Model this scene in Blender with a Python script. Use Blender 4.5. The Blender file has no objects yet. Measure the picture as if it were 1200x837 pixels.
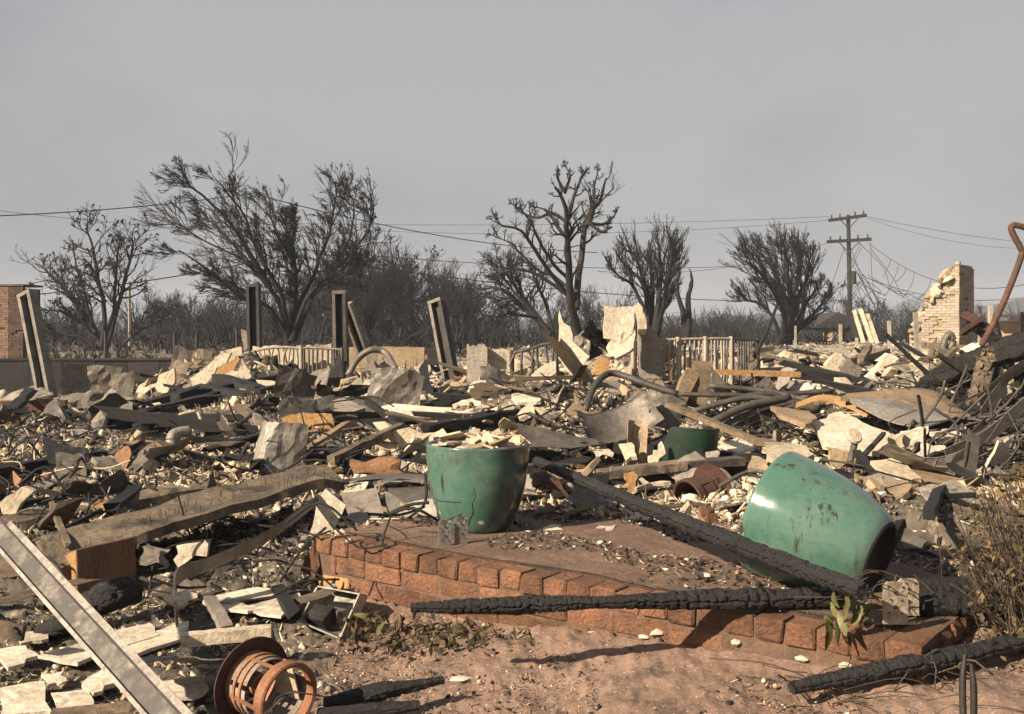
import bpy, math, random
import numpy as np
S = bpy.context.scene
COL = S.collection
random.seed(7)
R = np.random.default_rng(11)

# ------------------------------------------------------------------ camera, sky, sun, exposure
EYE = 1.0                      # height of the lens above the top of the brick platform (z = 0)
cd = bpy.data.cameras.new('camera')
cd.sensor_width = 36; cd.lens = 36; cd.shift_y = -0.02375
cd.clip_start = .05; cd.clip_end = 5000
cam = bpy.data.objects.new('camera', cd); COL.objects.link(cam)
cam.location = (0, 0, EYE); cam.rotation_euler = (math.pi / 2, 0, 0)
S.camera = cam
SUN_EL = math.radians(31)
SUN_H = np.array([-.80, -.60]); SUN_H /= np.linalg.norm(SUN_H)        # horizontal direction towards the sun
sd = bpy.data.lights.new('sun', 'SUN'); sd.energy = 5.0; sd.angle = math.radians(.6); sd.color = (1, .83, .62)
so = bpy.data.objects.new('sun', sd); COL.objects.link(so)
from mathutils import Vector
dirv = Vector((SUN_H[0] * math.cos(SUN_EL), SUN_H[1] * math.cos(SUN_EL), math.sin(SUN_EL)))
so.rotation_euler = dirv.to_track_quat('Z', 'Y').to_euler()
so.location = (-6, -4, 8)
wd = bpy.data.worlds.new('World'); S.world = wd; wd.use_nodes = True
nt = wd.node_tree; nt.nodes.clear(); L = nt.links.new
out = nt.nodes.new('ShaderNodeOutputWorld')
sky = nt.nodes.new('ShaderNodeTexSky'); sky.sky_type = 'NISHITA'; sky.sun_disc = False
sky.sun_elevation = SUN_EL; sky.sun_rotation = math.atan2(SUN_H[0], SUN_H[1]); sky.dust_density = 6; sky.air_density = 1.2
b1 = nt.nodes.new('ShaderNodeBackground'); b1.inputs[1].default_value = .05
L(sky.outputs[0], b1.inputs[0])
tc = nt.nodes.new('ShaderNodeTexCoord')
mp = nt.nodes.new('ShaderNodeMapping'); mp.inputs['Scale'].default_value = (1.3, 1.3, 2.6); L(tc.outputs['Generated'], mp.inputs[0])
nz = nt.nodes.new('ShaderNodeTexNoise'); nz.inputs['Scale'].default_value = 1.25; nz.inputs['Detail'].default_value = 5; nz.inputs['Roughness'].default_value = .45
L(mp.outputs[0], nz.inputs[0])
rp = nt.nodes.new('ShaderNodeValToRGB')
rp.color_ramp.elements[0].position = .39; rp.color_ramp.elements[0].color = (.106, .111, .122, 1)
rp.color_ramp.elements[1].position = .61; rp.color_ramp.elements[1].color = (.184, .184, .188, 1)
L(nz.outputs[0], rp.inputs[0])
b2 = nt.nodes.new('ShaderNodeBackground'); b2.inputs[1].default_value = 1.0; L(rp.outputs[0], b2.inputs[0])
mx = nt.nodes.new('ShaderNodeMixShader'); mx.inputs[0].default_value = .9          # smoke veils the sky
L(b1.outputs[0], mx.inputs[1]); L(b2.outputs[0], mx.inputs[2]); L(mx.outputs[0], out.inputs[0])
S.view_settings.view_transform = 'Standard'; S.view_settings.look = 'None'
S.view_settings.exposure = 1.32; S.view_settings.gamma = 1; S.view_settings.use_curve_mapping = False
S.render.engine = 'CYCLES'
S.cycles.max_bounces = 5; S.cycles.diffuse_bounces = 3; S.cycles.volume_bounces = 0; S.cycles.transparent_max_bounces = 6
S.cycles.use_denoising = True

# ------------------------------------------------------------------ helpers: numbers
def ss(a, b, x):
    t = np.clip((np.asarray(x, float) - a) / (b - a), 0, 1)
    return t * t * (3 - 2 * t)
def hash2(i, j, s):
    n = (i.astype(np.int64) * 374761393 + j.astype(np.int64) * 668265263 + s * 974634777) & 0x7fffffff
    n = ((n ^ (n >> 13)) * 1274126177) & 0x7fffffff
    return ((n ^ (n >> 16)) & 0xffffff) / float(0xffffff)
def vnoise(x, y, s=0):
    x = np.asarray(x, float); y = np.asarray(y, float)
    i = np.floor(x); j = np.floor(y); u = x - i; v = y - j
    u = u * u * (3 - 2 * u); v = v * v * (3 - 2 * v)
    a = hash2(i, j, s); b = hash2(i + 1, j, s); c = hash2(i, j + 1, s); d = hash2(i + 1, j + 1, s)
    return (a * (1 - u) + b * u) * (1 - v) + (c * (1 - u) + d * u) * v * 1.0
def fbm(x, y, s=0, o=4, g=.5):
    t = 0; a = 1; n = 0
    for k in range(o):
        t = t + a * (vnoise(x * 2 ** k, y * 2 ** k, s + k) - .5); n += a; a *= g
    return t / n
F_PX = 1200.
def P(px, py, Y):
    return np.array([(px - 600) / F_PX * Y, Y, EYE - (py - 390) / F_PX * Y])
def PZ(px, py, z):
    """the point at height z that a pixel of the photograph looks at"""
    return P(px, py, F_PX * (EYE - z) / (py - 390))
def norm(v):
    v = np.asarray(v, float); return v / (np.linalg.norm(v, axis=-1, keepdims=True) + 1e-12)
def rotm(x, y, z):
    cx, sx, cy, sy, cz, sz = math.cos(x), math.sin(x), math.cos(y), math.sin(y), math.cos(z), math.sin(z)
    return np.array([[cz, -sz, 0], [sz, cz, 0], [0, 0, 1]]) @ np.array([[cy, 0, sy], [0, 1, 0], [-sy, 0, cy]]) @ np.array([[1, 0, 0], [0, cx, -sx], [0, sx, cx]])

# platform: front edge from PA along PU, depth along PN
PA = np.array([-.97, 5.04]); PU = norm(np.array([2.28, -1.77])); PN = np.array([-PU[1], PU[0]]); PL = 2.886; PD = 1.62
MOUNDS = [(.75, 10, 1.0, 1.2, .26), (4.7, 10.5, 1.6, 1.6, .40), (-4.0, 14, 1.2, 1.1, .46), (-1.2, 12, 1.2, 1.0, .12), (2.6, 8.2, .9, .9, .10),
          (-2.6, 7.4, 1.0, .5, .10), (3.4, 18, 2.5, 2, .12), (7.5, 22, 3, 3, .25), (2.7, 5.6, .8, .6, .06)]
def H0(X, Y):
    X = np.asarray(X, float); Y = np.asarray(Y, float)
    r = ss(.5, 2, X)
    f = -.30 + .30 * ss(4.2 - 1.2 * r, 7 - 1.8 * r, Y) + .20 * ss(7, 10, Y)
    f = f + .17 * ss(-1, 1.2, X) * (1 - ss(4.5, 6.5, Y))
    for x, y, a, b, h in MOUNDS:
        f = f + h * np.exp(-((X - x) / a) ** 2 - ((Y - y) / b) ** 2)
    u = X / np.maximum(Y, 1)
    f = f - .75 * ss(15, 18.5, Y) * (1 - ss(26, 36, Y)) * (1 - ss(-.33, -.24, u))
    f = f - .22 * ss(9, 12.5, Y) * (1 - ss(26, 36, Y)) * (1 - ss(-.36, -.27, u))
    f = f + .22 * ss(16, 40, Y) * ss(.1, .35, u)
    return f
def on_platform(X, Y, m=0.):
    s = (X - PA[0]) * PU[0] + (Y - PA[1]) * PU[1]; n = (X - PA[0]) * PN[0] + (Y - PA[1]) * PN[1]
    return (s > -m) & (s < PL + m) & (n > -m) & (n < PD + m)
def debris_mask(X, Y):
    """1 where rubble lies, 0 on the bare dirt in front of the platform and on the platform itself"""
    X = np.asarray(X, float); Y = np.asarray(Y, float)
    n = (X - PA[0]) * PN[0] + (Y - PA[1]) * PN[1]; s = (X - PA[0]) * PU[0] + (Y - PA[1]) * PU[1]
    dirt = ss(-.95, -.55, X + .25 * fbm(X * 3, Y * 3, 5)) * (1 - ss(-.05, .1, n))
    plat = ss(.0, .12, s) * ss(-.05, .05, n) * (1 - ss(1.05, 1.45, n + .3 * fbm(X * 3, Y * 3, 9)))
    return 1 - np.clip(dirt + plat, 0, 1)
def H(X, Y):
    f = H0(X, Y)
    f = f + .19 * fbm(X * 1.1, Y * 1.1, 3, 3) * ss(5.5, 8.5, Y) * 1.6
    ins = on_platform(X, Y, -.03)
    return np.where(ins, np.minimum(f, -.05), f)
def HP(X, Y):
    return np.where(on_platform(X, Y), np.maximum(H(X, Y), 0.), H(X, Y))

# ------------------------------------------------------------------ helpers: materials
TRIM = .80
def mat(name, c1, c2, scale=4., rough=.85, soot=0., soot_scale=2.5, soot_col=(.022, .02, .019), bump=.25, bump_scale=30., rnd=.25, attr=False, metal=0., spec=.35,
        streak=None, grain=None, extra=None, fine=1.):
    if not attr and not extra or name == 'green_glaze': c1 = tuple(x * TRIM for x in c1); c2 = tuple(x * TRIM * .92 for x in c2)
    m = bpy.data.materials.new(name); m.use_nodes = True
    t = m.node_tree; n = t.nodes; l = t.links.new
    fine_ = fine
    b = n['Principled BSDF']
    tc = n.new('ShaderNodeTexCoord'); oi = n.new('ShaderNodeObjectInfo')
    ml = n.new('ShaderNodeMath'); ml.operation = 'MULTIPLY'; ml.inputs[1].default_value = 37.; l(oi.outputs['Random'], ml.inputs[0])
    va = n.new('ShaderNodeVectorMath'); va.operation = 'ADD'; l(tc.outputs['Object'], va.inputs[0]); l(ml.outputs[0], va.inputs[1])
    vec = va.outputs[0]
    if grain:
        mp = n.new('ShaderNodeMapping'); mp.inputs['Scale'].default_value = grain; l(vec, mp.inputs[0]); gv = mp.outputs[0]
    else: gv = vec
    def noise(v, s, d=6, r=.6):
        q = n.new('ShaderNodeTexNoise'); q.inputs['Scale'].default_value = s; q.inputs['Detail'].default_value = d; q.inputs['Roughness'].default_value = r
        l(v, q.inputs['Vector']); return q.outputs[0]
    def ramp(f, a, bb, ca=(0, 0, 0, 1), cb=(1, 1, 1, 1)):
        q = n.new('ShaderNodeValToRGB'); e = q.color_ramp.elements; e[0].position = a; e[1].position = bb; e[0].color = ca; e[1].color = cb; l(f, q.inputs[0]); return q.outputs[0]
    def mix(f, A, B, mode='MIX'):
        q = n.new('ShaderNodeMix'); q.data_type = 'RGBA'; q.blend_type = mode
        (l(f, q.inputs[0]) if hasattr(f, 'links') else setattr(q.inputs[0], 'default_value', f))
        for k, x in ((6, A), (7, B)):
            (l(x, q.inputs[k]) if hasattr(x, 'links') else setattr(q.inputs[k], 'default_value', (*x, 1)[:4]))
        return q.outputs[2]
    col = mix(ramp(noise(gv, scale), .32, .68), c1, c2)
    if attr:
        at = n.new('ShaderNodeAttribute'); at.attribute_name = 'tint'
        col = mix(1., at.outputs['Color'], col, 'MULTIPLY')
    fine = ramp(noise(gv, scale * 9, 5, .7), .25, .75, (.48, .47, .46, 1), (1.28, 1.28, 1.28, 1))
    col = mix(fine_, col, fine, 'MULTIPLY')
    if extra: col = extra(n, l, col, vec, tc, noise, ramp, mix)
    if soot > 0:
        a = .5 + (.5 - soot) * .5
        col = mix(ramp(noise(vec, soot_scale, 8, .65), a - .06, a + .1), col, soot_col)
    if rnd > 0:
        mr = n.new('ShaderNodeMapRange'); mr.inputs[3].default_value = 1 - rnd; mr.inputs[4].default_value = 1 + rnd; l(oi.outputs['Random'], mr.inputs[0])
        cb = n.new('ShaderNodeCombineColor')
        for k in range(3): l(mr.outputs[0], cb.inputs[k])
        col = mix(1., col, cb.outputs[0], 'MULTIPLY')
    l(col, b.inputs['Base Color'])
    rr = n.new('ShaderNodeMapRange'); rr.inputs[3].default_value = max(0, rough - .12); rr.inputs[4].default_value = min(1, rough + .12); l(noise(vec, scale * 2), rr.inputs[0]); l(rr.outputs[0], b.inputs['Roughness'])
    b.inputs['Metallic'].default_value = metal; b.inputs['Specular IOR Level'].default_value = spec
    if bump > 0:
        bp = n.new('ShaderNodeBump'); bp.inputs['Strength'].default_value = bump; bp.inputs['Distance'].default_value = .03
        l(noise(gv, bump_scale, 6, .7), bp.inputs['Height']); l(bp.outputs[0], b.inputs['Normal'])
    return m

M = {}
M['plaster'] = mat('pale_plaster', (.70, .60, .46), (.48, .40, .29), 4, soot=.24, rnd=.18, bump=.45)
M['white'] = mat('white_plaster', (.82, .73, .60), (.64, .55, .43), 3.5, soot=.16, bump=.4, rnd=.1)
M['stucco'] = mat('tan_stucco', (.42, .32, .20), (.30, .22, .14), 4, soot=.22)
M['greyboard'] = mat('grey_board', (.34, .30, .26), (.22, .19, .165), 3, soot=.18)
M['concrete'] = mat('concrete', (.36, .32, .27), (.24, .21, .18), 5, soot=.2, bump=.5)
M['char'] = mat('charred_wood', (.007, .0065, .007), (.021, .020, .021), 5, rough=.55, rnd=.3, bump=.7, bump_scale=45, spec=.4)
M['ashwood'] = mat('ashy_wood', (.27, .205, .14), (.12, .095, .073), 5, soot=.34, soot_scale=4, bump=.8, bump_scale=22)
M['wood'] = mat('weathered_wood', (.30, .22, .14), (.18, .13, .085), 3, soot=.25, bump=.4)
M['brownwood'] = mat('brown_wood', (.16, .075, .035), (.09, .04, .02), 4, soot=.25, bump=.3)
M['orange'] = mat('scorched_orange_board', (.46, .28, .12), (.33, .19, .085), 4, soot=.15)
M['metal'] = mat('scorched_sheet_metal', (.20, .175, .15), (.10, .088, .078), 3, rough=.55, soot=.2, metal=.25, bump=.25, bump_scale=14)
M['galv'] = mat('galvanised_metal', (.30, .275, .245), (.17, .155, .14), 5, rough=.55, soot=.22, soot_scale=4, metal=.25, bump=.15)
M['darkmetal'] = mat('dark_metal', (.06, .054, .05), (.03, .028, .027), 6, rough=.6, metal=.3, bump=.2)
M['rust'] = mat('rust', (.115, .055, .035), (.065, .036, .027), 14, rough=.75, soot=.15, soot_scale=6, bump=.3, bump_scale=60)
M['rustbright'] = mat('orange_rust', (.38, .175, .095), (.24, .105, .06), 12, rough=.75, soot=.12, soot_scale=9, bump=.2, bump_scale=60)
M['terracotta'] = mat('terracotta', (.34, .18, .095), (.23, .12, .07), 5, soot=.15)
M['whitepaint'] = mat('flaking_white_paint', (.44, .40, .35), (.26, .235, .21), 9, rough=.6, soot=.30, soot_scale=22, soot_col=(.10, .085, .075), bump=.35, bump_scale=40)
M['palepost'] = mat('pale_post', (.46, .41, .34), (.30, .265, .225), 5, soot=.1)
M['greypost'] = mat('grey_post', (.27, .245, .215), (.17, .155, .14), 5, soot=.22, soot_scale=6)
M['palemetal'] = mat('pale_scorched_metal', (.50, .46, .39), (.32, .29, .25), 6, rough=.6, soot=.25, soot_scale=7, bump=.3)
M['darkwall'] = mat('sooty_wall', (.036, .032, .030), (.022, .020, .020), 1.2, soot=.15, bump=.3)
M['pipe'] = mat('scorched_pipe', (.12, .105, .092), (.055, .05, .046), 6, rough=.6, soot=.1, metal=.2)
M['pale_pipe'] = mat('pale_pipe', (.50, .42, .30), (.36, .29, .20), 6, rough=.6, soot=.1)
M['bark'] = mat('burnt_bark', (.015, .013, .013), (.030, .025, .023), 5, rnd=.2, bump=.5, bump_scale=12)
M['bark2'] = mat('scorched_bark', (.042, .034, .029), (.018, .015, .014), 3, rnd=.2, bump=.5, bump_scale=12)
M['twig'] = mat('burnt_twigs', (.010, .009, .0095), (.021, .018, .0175), 3, rnd=.2, bump=0)
M['farwood'] = mat('far_wood', (.016, .016, .018), (.028, .027, .028), .6, rnd=.2, bump=0)
M['burntleaf'] = mat('burnt_leaves', (.013, .012, .011), (.027, .022, .017), 2, rnd=.2, bump=0)
M['dryleaf'] = mat('dry_leaves', (.135, .098, .052), (.075, .056, .034), 14, rnd=.2, bump=0, attr=True)
M['greenleaf'] = mat('wilted_green_leaf', (.17, .16, .055), (.10, .095, .035), 12, rnd=.2, bump=.1, rough=.5)
M['stem'] = mat('dry_stem', (.10, .075, .05), (.055, .042, .03), 10, bump=.2)
M['rubble'] = mat('mixed_rubble', (1.1, 1.07, 1.03), (.72, .70, .68), 9, attr=True, rnd=0, bump=.4, bump_scale=45)
M['lime'] = mat('pale_brickwork', (.46, .41, .345), (.36, .315, .255), 3, attr=True, rnd=0, bump=.3)
M['brickdark'] = mat('sooty_brick', (.15, .092, .068), (.09, .06, .048), 3, rnd=.2, attr=True, soot=.15)
M['mortar'] = mat('mortar', (.165, .10, .068), (.11, .072, .052), 12, soot=.25, bump=.5)
M['glass_dull'] = mat('dull_lantern_glass', (.33, .29, .24), (.22, .195, .165), 8, rough=.35, soot=.15, bump=.1)

# ------------------------------------------------------------------ helpers: geometry
WL = {}
def add(name, V, F, m, parent=None, smooth=False, tint=None):
    V = np.asarray(V, float)
    o0 = WL[parent.name] if parent is not None else np.array([V[:, 0].mean(), V[:, 1].mean(), V[:, 2].min()])
    me = bpy.data.meshes.new(name)
    if isinstance(F, np.ndarray):
        me.vertices.add(len(V)); me.vertices.foreach_set('co', (V - o0).astype(np.float32).ravel())
        k = F.shape[1]
        me.loops.add(F.size); me.loops.foreach_set('vertex_index', F.astype(np.int32).ravel())
        me.polygons.add(len(F)); me.polygons.foreach_set('loop_start', np.arange(0, F.size, k, dtype=np.int32))
        me.update(calc_edges=True); me.validate()
    else:
        me.from_pydata((V - o0).tolist(), [], F); me.update()
    if smooth: me.polygons.foreach_set('use_smooth', np.ones(len(me.polygons), bool))
    if tint is not None:
        a = me.color_attributes.new('tint', 'FLOAT_COLOR', 'POINT')
        c = np.ones((len(V), 4), np.float32); c[:, :3] = tint; a.data.foreach_set('color', c.ravel())
    me.materials.append(M[m] if isinstance(m, str) else m)
    ob = bpy.data.objects.new(name, me); COL.objects.link(ob)
    if parent is not None: ob.parent = parent
    else: ob.location = o0
    WL[ob.name] = o0
    return ob
def root(name, loc, label, cat, group=None):
    o = bpy.data.objects.new(name, None); o.empty_display_size = .1; COL.objects.link(o); o.location = loc; WL[o.name] = np.asarray(loc, float)
    return tag(o, label, cat, group)
def tag(o, label, cat, group=None, kind=None):
    o['label'] = label; o['category'] = cat
    if group: o['group'] = group
    o['kind'] = kind or 'thing'
    return o
def join(parts):
    V = []; F = []; n = 0
    for v, f in parts:
        V.append(np.asarray(v, float)); F += [tuple(int(i) + n for i in q) for q in (f.tolist() if isinstance(f, np.ndarray) else f)]; n += len(v)
    return np.concatenate(V), F
def gridF(n, m, closed=False):
    """quads of an n x m grid of vertices; closed joins the last column to the first"""
    i, j = np.meshgrid(np.arange(n - 1), np.arange(m if closed else m - 1), indexing='ij')
    j2 = (j + 1) % m
    return np.stack([i * m + j, i * m + j2, (i + 1) * m + j2, (i + 1) * m + j], -1).reshape(-1, 4)
def tubes(Pt, Rd, k=5):
    """B tubes of n points each: vertices and quads"""
    Pt = np.asarray(Pt, float); B, n, _ = Pt.shape
    T = norm(np.gradient(Pt, axis=1)) if n > 2 else norm(np.repeat((Pt[:, -1:] - Pt[:, :1]), n, 1))
    tm = norm(Pt[:, -1] - Pt[:, 0])
    ref = np.where(np.abs(tm[:, 2:3]) < .8, np.array([[0, 0, 1.]]), np.array([[1., 0, 0]]))[:, None, :]
    A = norm(np.cross(T, ref)); Bn = np.cross(T, A)
    th = np.arange(k) / k * 2 * math.pi
    V = Pt[:, :, None, :] + Rd[:, :, None, None] * (np.cos(th)[None, None, :, None] * A[:, :, None, :] + np.sin(th)[None, None, :, None] * Bn[:, :, None, :])
    f = gridF(n, k, True)
    F = (f[None] + (np.arange(B) * n * k)[:, None, None]).reshape(-1, 4)
    return V.reshape(-1, 3), F
def spline(pts, n):
    pts = np.asarray(pts, float)
    if len(pts) == 2: return pts[0] + (pts[1] - pts[0]) * np.linspace(0, 1, n)[:, None]
    q = np.concatenate([[2 * pts[0] - pts[1]], pts, [2 * pts[-1] - pts[-2]]])
    t = np.linspace(0, len(pts) - 1 - 1e-6, n); i = t.astype(int); f = (t - i)[:, None]
    a, b, c, d = q[i], q[i + 1], q[i + 2], q[i + 3]
    return .5 * (2 * b + (c - a) * f + (2 * a - 5 * b + 4 * c - d) * f ** 2 + (3 * b - a - 3 * c + d) * f ** 3)
def tube(pts, r, k=10, n=None, cap=True):
    n = n or max(2, len(pts) * 5 if len(pts) > 2 else 2)
    p = spline(pts, n); rr = np.interp(np.linspace(0, 1, n), np.linspace(0, 1, len(np.atleast_1d(r))), np.atleast_1d(r)) if np.ndim(r) else np.full(n, r)
    V, F = tubes(p[None], rr[None], k); F = F.tolist()
    if cap: F += [list(range(k))[::-1], list(range((n - 1) * k, n * k))]
    return V, F
def frame(a, up=(0, 0, 1)):
    a = norm(a); s = np.cross(a, up)
    if np.linalg.norm(s) < 1e-3: s = np.cross(a, (1, 0, 0))
    s = norm(s); return a, s, np.cross(s, a)
def bar(p0, p1, w, h, up=(0, 0, 1), seg=1, jit=0., seed=0, bend=0.):
    """a bar of width w (sideways) and height h (along up)"""
    p0 = np.asarray(p0, float); p1 = np.asarray(p1, float); a, s, u = frame(p1 - p0, up)
    rr = np.random.default_rng(seed); V = []
    for i in range(seg + 1):
        t = i / seg; c = p0 + (p1 - p0) * t + u * bend * math.sin(math.pi * t)
        for x, y in ((-1, -1), (1, -1), (1, 1), (-1, 1)):
            V.append(c + s * x * w / 2 * (1 + jit * rr.normal()) + u * y * h / 2 * (1 + jit * rr.normal()) + (a * jit * w * rr.normal() if i in (0, seg) else 0))
    F = gridF(seg + 1, 4, True)[:, ::-1].tolist() + [[0, 1, 2, 3], [seg * 4 + 3, seg * 4 + 2, seg * 4 + 1, seg * 4]]
    return np.array(V), F
def lathe(prof, k=64, closed_ends=(False, False)):
    """profile [(r, h)] turned about z"""
    th = np.arange(k) / k * 2 * math.pi
    V = np.array([[r * math.cos(t), r * math.sin(t), h] for r, h in prof for t in th])
    return V, gridF(len(prof), k, True)[:, ::-1].tolist()
def place(V, M3, loc): return np.asarray(V) @ np.asarray(M3).T + np.asarray(loc)
def axes(z, x=(1, 0, 0)):
    """3x3 whose third column is z"""
    z = norm(z); x = np.asarray(x, float); x = norm(x - z * np.dot(x, z)); return np.stack([x, np.cross(z, x), z], 1)
def poly(pts, th, seed=0, jit=.012, sub=3, bulge=0., tow=None):
    """a broken plate through the corner points pts, th thick, with chipped edges; its front looks at the camera"""
    pts = np.asarray(pts, float); c = pts.mean(0); rr = np.random.default_rng(seed)
    nn = np.zeros(3)
    for i in range(len(pts)): nn += np.cross(pts[i] - c, pts[(i + 1) % len(pts)] - c)
    nn = norm(nn)
    if np.dot(nn, np.array([0, 0, EYE]) - c) < 0: pts = pts[::-1]; nn = -nn
    ring = []
    for i in range(len(pts)):
        a, b = pts[i], pts[(i + 1) % len(pts)]; e = norm(b - a); o = np.cross(e, nn)
        for k in range(sub):
            q = a + (b - a) * (k / sub)
            if k or True: q = q + o * rr.normal() * jit * (1 if k else .5) + e * rr.normal() * jit * .5 * (k > 0)
            ring.append(q)
    ring = np.array(ring); n = len(ring)
    inner = c + (ring - c) * .55 + nn * (bulge * .8 + rr.normal(size=(n, 1)) * jit * .10)
    V = np.concatenate([ring, inner, [c + nn * bulge], ring - nn * th + rr.normal(size=(n, 3)) * jit * .2])
    F = []
    for i in range(n):
        j = (i + 1) % n
        F += [[i, j, n + j, n + i], [n + i, n + j, 2 * n], [j, i, 2 * n + 1 + i, 2 * n + 1 + j]]
    F.append([2 * n + 1 + i for i in range(n)][::-1])
    return V, F
def sheet(w, h, seed, amp=.06, nx=11, ny=9, th=.004, folds=5, curl=0.):
    """crumpled sheet in its own frame (x, y across, z out)"""
    rr = np.random.default_rng(seed)
    x, y = np.meshgrid(np.linspace(-.5, .5, nx), np.linspace(-.5, .5, ny), indexing='ij')
    z = np.zeros_like(x)
    for k in range(folds):
        a = rr.uniform(0, math.pi); z += amp * rr.normal() * np.abs(np.cos(a) * x + np.sin(a) * y - rr.uniform(-.35, .35))
    z += amp * .8 * fbm(x * 3 + seed, y * 3, seed, 3) + curl * (x * x)
    ex = (rr.random(x.shape) - .5) * .05; ey = (rr.random(x.shape) - .5) * .05
    V = np.stack([(x + ex) * w, (y + ey) * h, z], -1).reshape(-1, 3)
    F = gridF(nx, ny); n = len(V)
    V2 = V - np.array([0, 0, th]); F2 = F[:, ::-1] + n
    b = [i * ny for i in range(nx)] + [(nx - 1) * ny + j for j in range(1, ny)] + [i * ny + ny - 1 for i in range(nx - 2, -1, -1)] + [j for j in range(ny - 2, 0, -1)]
    E = [[b[i], b[i] + n, b[(i + 1) % len(b)] + n, b[(i + 1) % len(b)]] for i in range(len(b))]
    return np.concatenate([V, V2]), F.tolist() + F2.tolist() + E
def charlog(pts, rad, seed=0, square=0., cell=.036, depth=.16, res=.0075, K=72):
    """a log burnt to alligator char: blocks parted by cracks, as real relief"""
    pts = np.asarray(pts, float)
    ln = np.linalg.norm(np.diff(pts, axis=0), axis=1).sum(); n = int(ln / res)
    p = spline(pts, n); t = np.linspace(0, 1, n)
    r0 = np.interp(t, np.linspace(0, 1, len(rad)), rad)
    T = norm(np.gradient(p, axis=0)); A = norm(np.cross(T, (0, 0, 1.))); Bn = np.cross(A, T)
    th = np.arange(K) / K * 2 * math.pi
    rm = float(np.mean(rad)); m = max(4, int(round(2 * math.pi * rm / (cell * 1.05))))
    U = (t * ln / cell)[:, None] + np.zeros(K)[None]; W = (th / (2 * math.pi) * m)[None] + np.zeros(n)[:, None]
    i0 = np.floor(U); j0 = np.floor(W)
    d1 = np.full(U.shape, 9.); d2 = np.full(U.shape, 9.); cid = np.zeros(U.shape)
    for di in (-1, 0, 1):
        for dj in (-1, 0, 1):
            i = i0 + di; j = j0 + dj; jm = np.mod(j, m)
            cx = i + .5 + (hash2(i, jm, seed) - .5) * .40; cy = j + .5 + (hash2(i, jm, seed + 1) - .5) * .35 + .5 * np.mod(i, 2) * 0
            d = np.hypot(U - cx, W - cy); h = hash2(i, jm, seed + 2)
            near = d < d1; d2 = np.where(near, d1, np.minimum(d2, d)); cid = np.where(near, h, cid); d1 = np.where(near, d, d1)
    crack = ss(.02, .15, d2 - d1)
    lump = fbm(U * .35, np.cos(th)[None] * 1.2 + np.sin(th)[None] * 1.7 + 0 * U, seed + 5, 3)
    rr = r0[:, None] * (1 - depth * (1 - crack) + .14 * (cid - .5) + .30 * lump + .05 * fbm(U * 3, W * 3, seed + 8, 2))
    c, s = np.cos(th), np.sin(th)
    if square > 0:
        q = 1 / np.maximum(np.abs(c), np.abs(s)); sc = 1 + (np.minimum(q, 1.3) - 1) * square
        rr = rr * sc[None]
    V = p[:, None, :] + rr[..., None] * (c[None, :, None] * A[:, None, :] + s[None, :, None] * Bn[:, None, :])
    V = V.reshape(-1, 3); F = gridF(n, K, True)[:, ::-1]
    V = np.concatenate([V, [p[0] - T[0] * rad[0] * .2], [p[-1] + T[-1] * rad[-1] * .2]])
    a = n * K
    F = F.tolist() + [[a, (k + 1) % K, k] for k in range(K)] + [[a + 1, (n - 1) * K + k, (n - 1) * K + (k + 1) % K] for k in range(K)]
    return V, F
def sag(a, b, drop, n=24):
    t = np.linspace(0, 1, n)[:, None]; a = np.asarray(a, float); b = np.asarray(b, float)
    p = a + (b - a) * t; p[:, 2] -= drop * 4 * (t * (1 - t))[:, 0]; return p

# ------------------------------------------------------------------ the setting: ground
def ground_extra(n, l, col, vec, tc, noise, ramp, mix):
    a = n.new('ShaderNodeAttribute'); a.attribute_name = 'tint'
    s = n.new('ShaderNodeSeparateColor'); l(a.outputs['Color'], s.inputs[0])
    ash = mix(ramp(noise(vec, 3.2, 9, .68), .40, .62), (.030, .026, .023), (.135, .110, .084))
    ash = mix(ramp(noise(vec, 11., 6, .7), .56, .70), ash, (.30, .255, .20))
    ash = mix(s.outputs[1], ash, mix(ramp(noise(vec, 7., 8, .7), .36, .60), (.10, .083, .066), (.40, .345, .275)))
    dirt = mix(ramp(noise(vec, 1.9, 9, .62), .33, .66), (.172, .110, .080), (.240, .160, .120))
    dirt = mix(ramp(noise(vec, 30., 5, .7), .54, .72), dirt, (.10, .064, .045))
    dirt = mix(ramp(noise(vec, 4.5, 9, .75), .53, .62), dirt, (.10, .070, .053))
    dirt = mix(ramp(noise(vec, 75., 4, .6), .60, .68), dirt, (.40, .30, .23))
    return mix(s.outputs[0], dirt, ash)
M['ground'] = mat('ashy_ground', (1, 1, 1), (.8, .8, .8), 4, soot=0, rnd=0, bump=.55, bump_scale=38, extra=ground_extra)
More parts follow.
